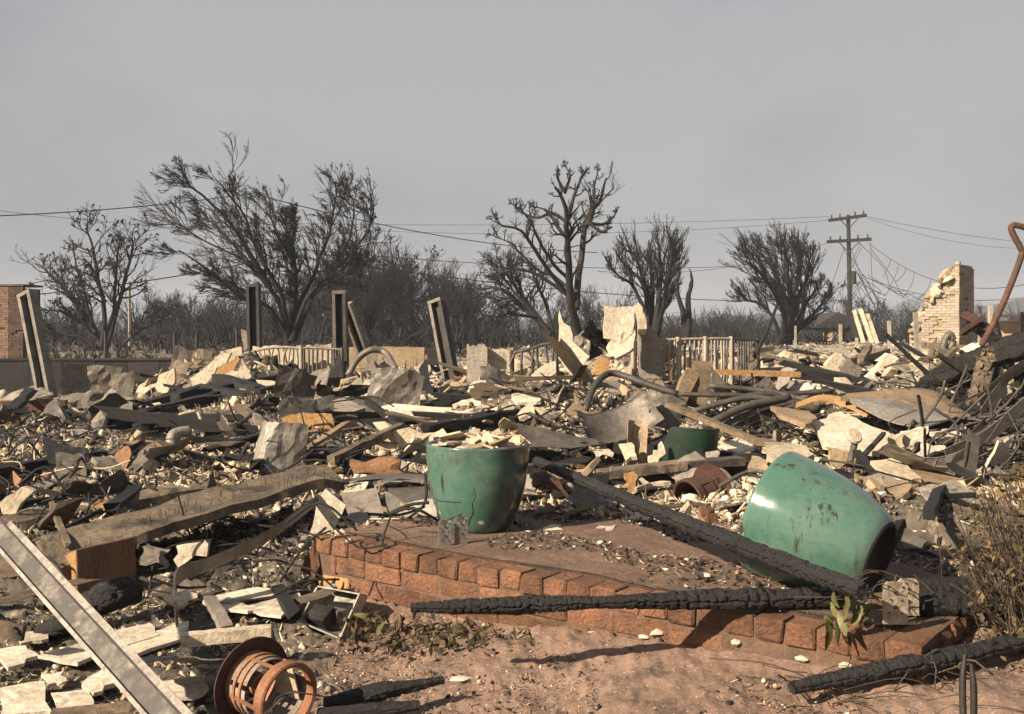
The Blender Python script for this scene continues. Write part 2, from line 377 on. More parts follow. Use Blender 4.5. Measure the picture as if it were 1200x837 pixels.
def build_ground():
    ang = np.concatenate([np.linspace(-34, 34, 520), np.linspace(34, 326, 70)[1:-1]]) * math.pi / 180
    r = np.concatenate([[.25], np.geomspace(1.2, 60, 420), np.geomspace(63, 900, 40)])
    A, Rr = np.meshgrid(ang, r)
    X = Rr * np.sin(A); Y = Rr * np.cos(A)
    Yh = np.where(Y > 1.2, Y, 1.2)
    m = debris_mask(X, Y); m = np.where(Y < 2.2, m * .5 + .5 * (X < -.8), m)
    Z = H(X, Yh)
    fine = fbm(X * 9, Y * 9, 21, 4, .6)
    Z = Z + m * (.075 * fine + .05 * np.abs(fbm(X * 22, Y * 22, 33, 3))) * ss(2.5, 5, Yh) * (1 + ss(8, 20, Yh)) + (1 - m) * (.048 * fine + .024 * fbm(X * 28, Y * 28, 61, 3) + .055 * fbm(X * 2.3, Y * 2.3, 40, 3)) * (~on_platform(X, Y))
    V = np.stack([X, Y, Z], -1).reshape(-1, 3)
    F = gridF(len(r), len(ang), True)[:, ::-1]
    c = np.zeros((len(V), 3)); c[:, 0] = m.ravel(); u_ = X / np.maximum(Y, .5); c[:, 1] = (ss(-.22, .0, u_) * ss(4.5, 6.5, Y) * ss(.30, .62, .7 * vnoise(X * 1.3, Y * 1.3, 51) + .3 * vnoise(X * 4, Y * 4, 52)) * m).ravel()
    o = add('ground', V, F, 'ground', smooth=True, tint=c)
    cap = bpy.data.objects
    tag(o, 'bare reddish dirt and grey ash covering the whole burnt lot', 'ground', kind='structure')
    return o
build_ground()
# far hills behind the lot
def ridge(name, label, px, tops, Y, m, depth):
    X = (np.array(px) - 600) / F_PX * Y; z = EYE - (np.array(tops) - 390) / F_PX * Y
    xs = np.linspace(X[0], X[-1], 140); zs = np.interp(xs, X, z)
    zs = zs + (zs > 2) * (fbm(xs * .9 / Y * 60, xs * 0, 5, 4) * .012 * Y)
    V = []
    for dy, k in ((-depth, -.02), (-depth * .5, .6), (0, 1), (depth, .0)):
        V.append(np.stack([xs, np.full_like(xs, Y + dy) + 4 * fbm(xs * .2, xs * 0 + dy, 3, 2), np.where(k > 0, zs * k, -1) + 0 * xs], -1))
    o = add(name, np.concatenate(V), gridF(4, 140), m); tag(o, label, 'hill', kind='structure')
M['hillgreen'] = mat('far_hill', (.05, .052, .05), (.075, .075, .07), .05, soot=0, rnd=0, bump=0)
ridge('hill', 'low dark scrub covered ridge on the horizon', [-300, 100, 380, 600, 800, 1000, 1100, 1200, 1500], [384, 380, 374, 378, 374, 366, 358, 352, 352], 420, 'hillgreen', 60)
ridge('mountain', 'faint blue hazy mountain far behind the utility pole', [980, 1030, 1062, 1078, 1095, 1120, 1170, 1230], [372, 366, 350, 342, 346, 356, 362, 372], 820, 'hillgreen', 30)

# ------------------------------------------------------------------ the brick platform
plat = root('brick_platform', (0.2, 4.6, -.35), 'low reddish brick platform with a course of header bricks along its top edge', 'brick platform')
M['brick'] = mat('red_brick', (.36, .180, .102), (.21, .105, .064), 9, soot=.25, soot_scale=5, soot_col=(.07, .045, .035), rnd=.30, bump=1., bump_scale=60)
M['brickpale'] = mat('scraped_brick', (.62, .38, .17), (.48, .26, .11), 6, soot=.12, soot_scale=6, rnd=.1, bump=.5, bump_scale=40)
M['paving'] = mat('dusty_platform_top', (.25, .160, .118), (.17, .108, .08), 1.8, soot=.36, soot_scale=2.2, soot_col=(.075, .06, .05), rnd=0, bump=.7, bump_scale=30)
def W2(s, n, z): return np.array([PA[0] + PU[0] * s + PN[0] * n, PA[1] + PU[1] * s + PN[1] * n, z])
def brick_mesh(ls, dn, hz, seed, b=.010):
    """a worn brick with soft edges in the frame of the wall (s along, n into, z up)"""
    rr = np.random.default_rng(seed); V = []; F = []
    V = []
    for sx in (-1, 1):
        for sy in (-1, 1):
            for sz in (-1, 1):
                c = np.array([sx * ls / 2, sy * dn / 2, sz * hz / 2]) + rr.normal(size=3) * .002
                e = b * rr.uniform(.5, 2.4, 3)
                V += [c - np.array([0, sy * e[1], sz * e[2]]), c - np.array([sx * e[0], 0, sz * e[2]]), c - np.array([sx * e[0], sy * e[1], 0])]
    V = np.array(V); idx = lambda a, bb, c, k: ((a * 2 + bb) * 2 + c) * 3 + k
    for a in (0, 1): F.append([idx(a, 0, 0, 0), idx(a, 1, 0, 0), idx(a, 1, 1, 0), idx(a, 0, 1, 0)][::1 if a else -1])
    for a in (0, 1): F.append([idx(0, a, 0, 1), idx(1, a, 0, 1), idx(1, a, 1, 1), idx(0, a, 1, 1)][::-1 if a else 1])
    for a in (0, 1): F.append([idx(0, 0, a, 2), idx(1, 0, a, 2), idx(1, 1, a, 2), idx(0, 1, a, 2)][::1 if a else -1])
    for a in (0, 1):
        for c in (0, 1):
            F.append([idx(0, a, c, 1), idx(1, a, c, 1), idx(1, a, c, 2), idx(0, a, c, 2)])
            F.append([idx(a, 0, c, 0), idx(a, 1, c, 0), idx(a, 1, c, 2), idx(a, 0, c, 2)])
            F.append([idx(a, c, 0, 0), idx(a, c, 1, 0), idx(a, c, 1, 1), idx(a, c, 0, 1)])
    for a in (0, 1):
        for bb in (0, 1):
            for c in (0, 1): F.append([idx(a, bb, c, 0), idx(a, bb, c, 1), idx(a, bb, c, 2)])
    return V, F
WM = np.stack([np.array([PU[0], PU[1], 0]), np.array([PN[0], PN[1], 0]), np.array([0, 0, 1])], 1)
def mesh_of(name, V, F, m, smooth=False):
    me = bpy.data.meshes.new(name); me.from_pydata(np.asarray(V).tolist(), [], [list(map(int, f)) for f in F]); me.materials.append(M[m])
    if smooth: me.polygons.foreach_set('use_smooth', np.ones(len(me.polygons), bool))
    return me
def inst(name, me, loc, parent=None, rot=(0, 0, 0), sc=(1, 1, 1)):
    o = bpy.data.objects.new(name, me); COL.objects.link(o); o.rotation_euler = rot; o.scale = sc
    if parent is not None: o.parent = parent; o.location = np.asarray(loc, float) - WL[parent.name]
    else: o.location = loc
    WL[o.name] = np.asarray(loc, float)
    return o
HDR, STR = PL / 25, PL / 12.5
CH = .086
hm = [mesh_of('header_brick', place(brick_mesh(HDR - .007, .22, CH - .006, 50 + k, .006)[0], WM, (0, 0, 0)), brick_mesh(1, 1, 1, 0)[1], 'brick') for k in range(5)]
sm = [mesh_of('brick', place(brick_mesh(STR - .008, .11, CH - .008, 70 + k, .005)[0], WM, (0, 0, 0)), brick_mesh(1, 1, 1, 0)[1], 'brick') for k in range(5)]
pm = [mesh_of('brick', place(brick_mesh(STR - .008, .11, CH - .008, 90 + k, .007)[0], WM, (0, 0, 0)), brick_mesh(1, 1, 1, 0)[1], 'brickpale') for k in range(2)]
for k in range(25):
    s = (k + .5) * HDR
    inst('brick', hm[k % 5], W2(s, .11 + R.normal() * .004, -CH / 2 + R.normal() * .002), plat, (R.normal() * .008, R.normal() * .008, R.normal() * .010))
for c in range(1, 4):
    off = (.5 if c % 2 == 1 else 0) * STR
    for k in range(-1, 13):
        s = k * STR + off + STR / 2; a = max(0, s - STR / 2); b = min(PL, s + STR / 2)
        if b - a < .05: continue
        pale = (c == 2 and k == 0) or (c == 3 and k == 1) or (c == 3 and k == 0)
        inst('brick', (pm if pale else sm)[k % (2 if pale else 5)], W2((a + b) / 2, .062 + R.normal() * .005, -CH * (c + .5) + R.normal() * .002), plat, (0, 0, R.normal() * .012), (1, 1, 1) if b - a > STR * .95 else ((b - a) / STR, 1, 1))
# return side on the right, four headers deep
WM2 = np.stack([-WM[:, 1], WM[:, 0], WM[:, 2]], 1)
for k in range(4):
    me = mesh_of('brick', place(brick_mesh(HDR - .012, .2, CH - .008, 130 + k, .012)[0], WM2, (0, 0, 0)), brick_mesh(1, 1, 1, 0)[1], 'brick')
    inst('brick', me, W2(PL - .09, .29 + k * HDR, -CH / 2 - .01 + R.normal() * .003), plat, (0, 0, R.normal() * .02))
for c in (1, 2):
    for k in range(3):
        me = mesh_of('brick', place(brick_mesh(STR - .012, .1, CH - .011, 140 + k, .01)[0], WM2, (0, 0, 0)), brick_mesh(1, 1, 1, 0)[1], 'brick')
        inst('brick', me, W2(PL - .052, .24 + k * STR, -CH * (c + .5)), plat)
# core (mortar) and the dusty top slab, with a gently worn surface
def boxW(s0, s1, n0, n1, z0, z1):
    V = [W2(s, n, z) for z in (z0, z1) for s, n in ((s0, n0), (s1, n0), (s1, n1), (s0, n1))]
    return np.array(V), [[3, 2, 1, 0], [4, 5, 6, 7], [0, 1, 5, 4], [1, 2, 6, 5], [2, 3, 7, 6], [3, 0, 4, 7]]
add('mortar_core', *boxW(.010, PL - .010, .013, PD - .02, -.42, -.012), 'mortar', plat)
ns, nn_ = 150, 80
s_, n_ = np.meshgrid(np.linspace(.004, PL - .17, ns), np.linspace(.205, PD - .03, nn_), indexing='ij')
# the top slab runs out over the header bricks as a thin mortar smear with an uneven front edge
n_ = n_ - (1 - (n_ - .205) / (PD - .235)) * (.09 + .06 * fbm(s_ * 4, s_ * 0, 8, 3))
xx = PA[0] + PU[0] * s_ + PN[0] * n_; yy = PA[1] + PU[1] * s_ + PN[1] * n_
zz = .004 + .010 * fbm(xx * 3, yy * 3, 12, 4) + .006 * fbm(xx * 14, yy * 14, 15, 3)
top_ = np.stack([xx, yy, np.maximum(zz, .001) + .004], -1).reshape(-1, 3)
low_ = top_.copy(); low_[:, 2] = -.04
bi = [i * nn_ for i in range(ns)] + [(ns - 1) * nn_ + j for j in range(1, nn_)] + [i * nn_ + nn_ - 1 for i in range(ns - 2, -1, -1)] + [j for j in range(nn_ - 2, 0, -1)]
add('paving', np.concatenate([top_, low_]), gridF(ns, nn_).tolist() + [[bi[i], bi[i] + ns * nn_, bi[(i + 1) % len(bi)] + ns * nn_, bi[(i + 1) % len(bi)]] for i in range(len(bi))], 'paving', plat, True)

# ------------------------------------------------------------------ left boundary wall, low walls, chimneys
def wall_panels(p0, p1, z0, z1, th, n, m, parent, cap=True):
    p0 = np.array([*p0, 0.]); p1 = np.array([*p1, 0.])
    for k in range(n):
        a = p0 + (p1 - p0) * (k / n) ; b = p0 + (p1 - p0) * ((k + 1) / n); g = (b - a) * .008
        V, F = bar([*(a + g)[:2], (z0 + z1) / 2 + R.normal() * .004], [*(b - g)[:2], (z0 + z1) / 2 + R.normal() * .004], th * (1 + .1 * R.normal()), z1 - z0, seg=2, jit=.01, seed=k)
        add('panel', V, F, m, parent)
wr = root('boundary_wall', (-9.5, 25, -.55), 'long dark sooty boundary wall of upright panels below the brick chimney', 'wall')
wall_panels((-15.6, 24.6), (-5.6, 25.6), -.6, .33, .16, 13, 'darkwall', wr)
V, F = bar((-15.6, 24.6, .345), (-5.6, 25.6, .345), .22, .05, seg=6, jit=.02); add('coping', V, F, 'darkwall', wr)
def chimney(name, label, corner, da, la, lb, z0, z1, prof, col, dark, parent_cat='chimney', bl=.23, bh=.075, openings=None):
    """a brick chimney: corner point, direction of its lit face, lengths of both faces; prof(t) gives the top height along the lit face"""
    da = norm(np.array(da, float)); db = np.array([-da[1], da[0]]) * -1
    rt = root(name, (*corner, z0), label, parent_cat)
    return rt, da, db, None
# right chimney
c0 = np.array(P(1124, 400, 28)[:2])
rt, da, db, face = chimney('brick_chimney', 'broken pale brick chimney with stones spilling from its shoulder', c0, (-.75, .66), 0, 0, .1, 2.95, None, None, None)
LA, LB = 1.35, 1.25
z0c, z1c = .1, 2.95
def topA(t):
    return np.interp(t, [0, .06, .07, .26, .30, .62, .98, 1], [2.95, 2.95, 2.72, 2.70, 2.15, 1.75, 1.05, 1.0]) if t < 1 else 0
def holeA(t, z): return abs(t - .47 - .03 * math.sin(z * 9)) < .055 and .55 < z < 1.5
def brick_part(pname, origin, d, nrm, ln, hf, rgb, hole=None, z0=z0c, z1=z1c, bl=.23, bh=.075, parent=None, m='lime'):
    V = []; F = []; T = []
    rows = int((z1 - z0) / bh)
    for r in range(rows):
        z = z0 + (r + .5) * bh; off = (r % 2) * bl / 2
        for k in range(-1, int(ln / bl) + 1):
            a = max(0, k * bl + off); b = min(ln, (k + 1) * bl + off)
            if b - a < .05: continue
            mid = (a + b) / 2 / ln
            if z > hf(mid) + .03 * R.normal() or (hole and hole(mid, z)): continue
            pr = .014 * R.random() if R.random() > .04 else -.04
            n0 = len(V)
            for zz_ in (z - bh / 2 + .004, z + bh / 2 - .004):
                for p in (origin + d * (a + .004) + nrm * pr, origin + d * (b - .004) + nrm * pr, origin + d * (b - .004) - nrm * .1, origin + d * (a + .004) - nrm * .1): V.append([*p, zz_])
            F += [[n0 + 3, n0 + 2, n0 + 1, n0], [n0 + 4, n0 + 5, n0 + 6, n0 + 7]] + [[n0 + i, n0 + (i + 1) % 4, n0 + 4 + (i + 1) % 4, n0 + 4 + i] for i in range(4)]
            c = R.uniform(.78, 1.15); T += [[c * rgb[0], c * rgb[1] * R.uniform(.94, 1.04), c * rgb[2] * R.uniform(.88, 1.06)]] * 8
    o = add(pname, V, F, m, parent, tint=np.array(T)); o['kind'] = 'stuff'
    return o
nA = np.array([-da[1], da[0]]); nA = nA if nA[1] < 0 else -nA            # outward of the lit face
nB = -da                                                                   # outward of the shaded face
dB = -nA
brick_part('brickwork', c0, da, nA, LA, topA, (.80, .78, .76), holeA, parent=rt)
brick_part('brickwork', c0 + dB * .001, dB, nB, LB, lambda t: 2.95 - .1 * t, (.62, .56, .52), parent=rt)  # darker tint puts shade into the colour of this face
def prism(poly2, z0, zs):
    n = len(poly2); V = [[*p, z0] for p in poly2] + [[*p, z] for p, z in zip(poly2, zs)]
    return np.array(V), [list(range(n))[::-1], list(range(n, 2 * n))] + [[i, (i + 1) % n, n + (i + 1) % n, n + i] for i in range(n)]
e = .035
stp = [(.0, 2.86), (.28, 2.62), (.285, 2.1), (.62, 1.68), (.97, 1.0)]
cv = []
for (t0, h0), (t1, h1) in zip(stp[:-1], stp[1:]):
    if t1 - t0 < .02: continue
    a0, a1 = t0 * LA + e, t1 * LA
    V, F = prism([c0 + da * a0 - nA * e, c0 + da * a1 - nA * e, c0 + da * a1 - nA * (LB - e), c0 + da * a0 - nA * (LB - e)], z0c, [h0, h1, h1, h0] if h0 - h1 < .6 else [h1] * 4)
    cv.append((V, F))
add('core', *join(cv), 'stucco', rt)
cap_f, cap_v = None, []
def stone(r, seed, flat=.7):
    rr = np.random.default_rng(seed); g = (1 + 5 ** .5) / 2
    V = np.array([(-1, g, 0), (1, g, 0), (-1, -g, 0), (1, -g, 0), (0, -1, g), (0, 1, g), (0, -1, -g), (0, 1, -g), (g, 0, -1), (g, 0, 1), (-g, 0, -1), (-g, 0, 1)], float) / 1.9
    F = [(0, 11, 5), (0, 5, 1), (0, 1, 7), (0, 7, 10), (0, 10, 11), (1, 5, 9), (5, 11, 4), (11, 10, 2), (10, 7, 6), (7, 1, 8), (3, 9, 4), (3, 4, 2), (3, 2, 6), (3, 6, 8), (3, 8, 9), (4, 9, 5), (2, 4, 11), (6, 2, 10), (8, 6, 7), (9, 8, 1)]
    V = V * (1 + .17 * rr.normal(size=(12, 1))) * r * np.array([rr.uniform(.8, 1.5), rr.uniform(.7, 1.2), flat * rr.uniform(.6, 1.1)])
    return V, [list(f) for f in F]
for k in range(70):
    t = R.uniform(.20, .98); zt = np.interp(t, [.2, .3, .62, .95], [2.5, 2.25, 1.75, 1.0])
    zt += R.normal() * .12 + (.10 if t < .6 else 0); c = c0 + da * t * LA + nA * R.uniform(-.35, .10)
    V, F = stone(R.uniform(.07, .17), 300 + k)
    add('stone', place(V, rotm(*R.uniform(0, 6, 3)), (*c, zt)), F, 'plaster' if k % 3 else 'stucco', rt)
# left chimney (only its right half is in the frame)
cl = np.array(P(10, 420, 30)[:2])
rl = root('brick_chimney', (*cl, -.5), 'square reddish brick chimney behind the dark boundary wall', 'chimney')
dl = norm(np.array([1., -.12])); nl = np.array([dl[1], -dl[0]])
kw = dict(z0=-.5, z1=2.36, parent=rl, m='brickdark')
brick_part('brickwork', cl, dl, nl, .46, lambda t: 2.36, (.62, .62, .62), **kw)  # dim tint paints this stretch as the shaded side
brick_part('brickwork', cl - dl * .9 + nl * -.9 * 0 + np.array([0, 0]), dl, nl, .9, lambda t: 2.3, (1.5, 1.5, 1.45), **kw)  # bright tint paints this stretch as the sunlit side
V, F = prism([cl - dl * .88 - nl * .03, cl + dl * .44 - nl * .03, cl + dl * .44 - nl * .9, cl - dl * .88 - nl * .9], -.5, [2.30] * 4); add('core', V, F, 'mortar', rl)
V, F = prism([cl - dl * .93 + nl * .04, cl + dl * .49 + nl * .04, cl + dl * .49 - nl * .95, cl - dl * .93 - nl * .95], 2.362, [2.42] * 4); add('cap', V, F, 'brickdark', rl, tint=np.full((8, 3), .8))

def low_wall(name, label, a, b, top, base, th, m, cat='wall', seed=0, ragged=.06):
    """a broken length of wall with a ragged top"""
    a = np.asarray(a[:2], float); b = np.asarray(b[:2], float); d = b - a; n = norm(np.array([d[1], -d[0]]));
    if n[1] > 0: n = -n
    k = 14; t = np.linspace(0, 1, k); zt = top + ragged * np.array([float(fbm(np.array(i * .55), np.array(seed * 3.1), seed, 3)) for i in range(k)]) * 2
    V = []
    for i in range(k):
        c = a + d * t[i]
        for off, z in ((0, base), (0, zt[i]), (-th, zt[i] + R.normal() * .01), (-th, base)): V.append([*(c + n * off), z])
    F = gridF(k, 4, True).tolist() + [[0, 1, 2, 3], [(k - 1) * 4 + i for i in (3, 2, 1, 0)]]
    o = add(name, V, F, m); return tag(o, label, cat)
low_wall('stucco_wall', 'pale stucco wall remnant behind the warped railing', P(296, 440, 16.2), P(352, 440, 16.2), .78, -.1, .16, 'plaster', seed=1, ragged=.08)
low_wall('stucco_wall', 'pale stucco wall remnant between the railing and the tall dark post', P(358, 440, 16.6), P(388, 440, 16.6), .80, -.1, .16, 'plaster', seed=2)
o1 = low_wall('garden_wall', 'low tan garden wall beneath the burnt thicket', P(409, 430, 21), P(497, 430, 21), .70, -.3, .2, 'stucco', seed=3, ragged=.02)
low_wall('garden_wall', 'stepped down end of the tan garden wall beside the leaning post', P(498, 430, 20.8), P(528, 430, 20.8), .35, -.3, .2, 'stucco', seed=4, ragged=.01)
low_wall('masonry_block', 'grey square masonry block beside the pale wall slab', P(547, 440, 14), P(571, 440, 14), .83, .2, .35, 'concrete', seed=5, ragged=.08)
low_wall('tan_wall', 'distant tan house wall under a dark red roof edge', P(1168, 400, 36), P(1260, 400, 35), 1.42, .1, .25, 'stucco', seed=6, ragged=.01)
V, F = bar(P(1160, 370, 35.6), P(1262, 371, 34.6), .6, .10); tag(add('roof_edge', V, F, 'rust'), 'dark red roof edge resting on the distant tan wall', 'roof')
# burnt house with a dark gable far behind the pole
gh = root('burnt_house', P(985, 405, 62), 'burnt dark house with a peaked roof far behind the utility pole', 'house')
x0, x1, Yh = (955 - 600) / F_PX * 62, (1004 - 600) / F_PX * 62, 62
zb = .3
V = np.array([[x0, Yh, zb], [x1, Yh, zb], [x1, Yh + 4, zb], [x0, Yh + 4, zb], [x0, Yh, 1.35], [x1, Yh, 1.35], [x1, Yh + 4, 1.35], [x0, Yh + 4, 1.35]])
add('wall', V, [[0, 1, 5, 4], [1, 2, 6, 5], [2, 3, 7, 6], [3, 0, 4, 7], [4, 5, 6, 7]], 'darkwall', gh)
xm = (982 - 600) / F_PX * 62
V = np.array([[x0 - .2, Yh - .2, 1.3], [x1 + .2, Yh - .2, 1.3], [xm, Yh - .2, 2.25], [x0 - .2, Yh + 4.2, 1.3], [x1 + .2, Yh + 4.2, 1.3], [xm, Yh + 4.2, 2.25]])
add('roof', V, [[0, 1, 2], [5, 4, 3], [0, 2, 5, 3], [1, 4, 5, 2], [0, 3, 4, 1]], 'darkmetal', gh)
V, F = bar((x0 + .5, Yh - .02, .75), (x0 + 1.6, Yh - .02, .75), .05, .5); add('doorway', V, F, 'stucco', gh)

# ------------------------------------------------------------------ trees
def grow(start, d, length, r0, r1, nseg, wander, trop, tstr, rr):
    """B branches grown at once"""
    B = len(start); Pt = np.zeros((B, nseg + 1, 3)); Pt[:, 0] = start; dd = norm(d); st = (length / nseg)[:, None]
    for i in range(nseg):
        dd = norm(dd + wander * rr.normal(size=(B, 3)) + trop * tstr)
        Pt[:, i + 1] = Pt[:, i] + dd * st
    Rd = r0[:, None] + (r1 - r0)[:, None] * np.linspace(0, 1, nseg + 1)[None]
    return Pt, Rd
def children(Pt, Rd, per, tmin, ang, lr, rr, ratio=.6, lsd=.25, tip=True):
    B, n, _ = Pt.shape
    t = rr.uniform(tmin, 1, (B, per)); 
    if tip: t[:, 0] = .97
    f = t * (n - 1); i = np.minimum(f.astype(int), n - 2); w = (f - i)[..., None]; b = np.arange(B)[:, None]
    p = Pt[b, i] * (1 - w) + Pt[b, i + 1] * w; tan = norm(Pt[b, i + 1] - Pt[b, i]); r = Rd[b, i]
    ln = np.linalg.norm(np.diff(Pt, axis=1), axis=2).sum(1)[:, None] * lr * (1 + lsd * rr.normal(size=t.shape)) * (1.4 - .75 * t)
    q = norm(np.cross(tan, rr.normal(size=tan.shape))); a = (ang * (1 + .35 * rr.normal(size=t.shape)))[..., None]
    d = tan * np.cos(a) + q * np.sin(a)
    return p.reshape(-1, 3), d.reshape(-1, 3), np.maximum(ln, .02).reshape(-1), (r * ratio).reshape(-1)
def tree(name, label, limbs, Y, cfg, seed, group=None, yspread=.35, leaf=None, m='bark', mt='twig', cat='tree', thin=.8, cut=1.):
    """limbs: [([(px, py), ...], base radius in px)] drawn on the photograph and set in depth; cfg: list of branch levels"""
    rr = np.random.default_rng(seed); sc = Y / F_PX
    LP, LR = [], []
    for pts, r in limbs:
        pts = np.array(pts, float); px_, py_ = pts[:, 0], pts[:, 1]; q = np.stack([(px_ - 600) * sc, np.full(len(pts), Y), EYE - (py_ - 390) * sc], 1)
        ln = np.concatenate([[0], np.cumsum(np.linalg.norm(np.diff(q, axis=0), axis=1))]); q[:, 1] += rr.normal() * yspread * ln; q[:, 0] *= q[:, 1] / Y; q[:, 2] = EYE + (q[:, 2] - EYE) * q[:, 1] / Y
        q = spline(q, 40)[:int(40 * cut)]; q = q[np.linspace(0, len(q) - 1, 14).astype(int)]; ln = ln * cut; q[1:] += np.cumsum(rr.normal(size=(13, 3)) * ln[-1] * .006, 0)
        LP.append(q); LR.append(np.linspace(1, .22, 14) ** .9 * r * sc * thin)
    LP, LR = np.array(LP), np.array(LR)
    rt = root(name, (LP[0, 0, 0], LP[0, 0, 1], LP[:, 0, 2].min()), label, cat, group)
    V, F = tubes(LP, LR, 8); add('trunk', V, F, m, rt, True)
    allV, allF, nv = [], [], 0; tips = None; base = rt
    Pt, Rd = LP, LR
    for lv, c in enumerate(cfg):
        p, d, ln, r = children(Pt, Rd, c['n'], c.get('tmin', .25), c.get('ang', .6), c['len'], rr, c.get('ratio', .55))
        Pt, Rd = grow(p, d, ln, np.maximum(r, c.get('rmin', .006)), np.maximum(r * c.get('taper', .4), c.get('rmin', .006) * c.get('tt', .8)), c.get('seg', 4), c.get('wander', .15), np.array(c.get('trop', (0, 0, .1))), 1., rr)
        v, f = tubes(Pt, Rd, c.get('k', 4)); allV.append(v); allF.append(f + nv); nv += len(v)
    cr = add('crown', np.concatenate(allV), np.concatenate(allF), mt, rt)
    if leaf:
        # tufts of scorched leaves strung along the last twigs
        B = len(Pt); sel = rr.random(B) < leaf.get('share', 1.); Q = Pt[sel]; n = leaf['n']
        t = rr.uniform(.2, 1, (len(Q), n)); f = t * (Q.shape[1] - 1); i = np.minimum(f.astype(int), Q.shape[1] - 2); w = (f - i)[..., None]; b = np.arange(len(Q))[:, None]
        c = (Q[b, i] * (1 - w) + Q[b, i + 1] * w).reshape(-1, 3); tn = norm(Q[b, i + 1] - Q[b, i]).reshape(-1, 3)
        a = norm(tn + .55 * rr.normal(size=tn.shape) + np.array(leaf.get('trop', (0, 0, 0)))); s = norm(np.cross(a, rr.normal(size=a.shape)))
        l_ = leaf['l'] * rr.uniform(.6, 1.3, (len(c), 1)); w_ = leaf['w'] * rr.uniform(.6, 1.3, (len(c), 1))
        V = np.stack([c - s * w_ * .3, c + a * l_ * .5 - s * w_, c + a * l_, c + a * l_ * .5 + s * w_], 1).reshape(-1, 3)
        add('foliage', V, np.arange(len(c) * 4).reshape(-1, 4), leaf.get('m', 'burntleaf'), rt)
    return rt
# big windswept tree
T2 = [([(338, 402), (332, 365), (312, 330), (290, 290), (262, 250), (235, 222), (208, 197), (198, 183)], 4.5), ([(336, 400), (322, 372), (300, 352), (275, 338), (240, 324), (205, 310)], 3.2),
      ([(338, 400), (335, 350), (318, 310), (300, 272), (285, 240), (258, 205), (243, 180)], 4), ([(340, 400), (342, 340), (332, 300), (322, 268), (318, 238), (313, 208)], 3.5),
      ([(342, 400), (350, 360), (368, 322), (378, 290), (385, 250), (388, 215), (372, 190)], 4), ([(344, 400), (358, 355), (380, 325), (405, 300), (425, 270), (432, 242), (422, 232)], 3.5),
      ([(345, 400), (362, 350), (390, 310), (410, 272), (412, 235), (402, 200)], 3.2), ([(338, 400), (315, 360), (280, 345), (245, 318), (213, 290), (190, 285)], 3.2),
      ([(338, 400), (328, 355), (290, 310), (245, 285), (205, 262), (182, 268)], 3.5), ([(342, 400), (346, 340), (344, 300), (340, 285)], 7), ([(343, 312), (338, 285), (334, 262), (336, 243)], 3.6), ([(344, 310), (342, 285), (345, 262), (348, 245)], 3.4),
      ([(340, 400), (336, 370), (325, 340), (285, 300), (250, 262), (225, 240)], 3), ([(345, 400), (372, 340), (398, 322), (422, 310), (442, 292)], 2.4)]
tree('windswept_tree', 'big windswept burnt tree with feathery dark crown blown to one side', T2, 34, [
    dict(n=19, len=.19, ang=.62, tmin=.30, trop=(-.03, 0, .05), wander=.15, seg=6, ratio=.36, k=4, rmin=.012),
    dict(n=6, len=.52, ang=.5, tmin=.15, trop=(-.10, 0, .06), wander=.1, seg=4, ratio=.5, k=3, rmin=.010),
    dict(n=5, len=.6, ang=.35, tmin=.15, trop=(-.10, 0, .05), wander=.1, seg=3, ratio=.6, k=3, rmin=.007)], 5, leaf=dict(n=6, l=.13, w=.012, share=.34, trop=(-.25, 0, .05)), cut=.83)
# gnarled dead tree behind the slabs
T3 = [([(678, 392), (672, 350), (667, 310), (666, 270), (668, 240), (660, 222)], 6.5), ([(675, 362), (680, 310), (687, 265), (691, 250), (705, 235), (711, 211)], 5.5), ([(667, 252), (672, 230), (680, 210), (685, 199)], 3.4), ([(661, 224), (653, 208), (653, 195)], 2.6),
      ([(662, 226), (668, 207), (660, 194)], 2.6), ([(666, 262), (650, 251), (630, 256), (610, 248), (607, 242)], 3), ([(665, 280), (652, 266), (640, 246), (622, 240)], 2.8), ([(690, 262), (705, 263), (717, 256), (722, 247)], 3), ([(688, 265), (695, 245), (697, 220), (700, 203)], 3),
      ([(671, 354), (645, 320), (625, 290), (610, 272), (592, 268), (580, 262)], 3.6), ([(668, 330), (642, 300), (622, 262), (607, 244)], 3), ([(672, 350), (640, 330), (612, 318), (590, 322), (578, 330)], 3), ([(672, 345), (650, 325), (630, 318), (612, 300), (600, 288), (583, 282)], 2.6), ([(690, 262), (706, 272), (716, 266)], 2.6)]
tree('dead_tree', 'tall gnarled dead tree with stubby bare limbs rising behind the white slabs', T3, 30, [
    dict(n=13, len=.14, ang=.85, tmin=.25, trop=(0, 0, .12), wander=.24, seg=6, ratio=.55, k=5, rmin=.016, taper=.4), dict(n=4, len=.5, ang=.7, tmin=.3, trop=(0, 0, .12), wander=.25, seg=4, ratio=.6, k=4, rmin=.010, taper=.4),
    dict(n=4, len=.7, ang=.6, tmin=.3, trop=(0, 0, .1), wander=.2, seg=4, ratio=.6, k=3, rmin=.005)], 8, m='bark2', mt='bark2')
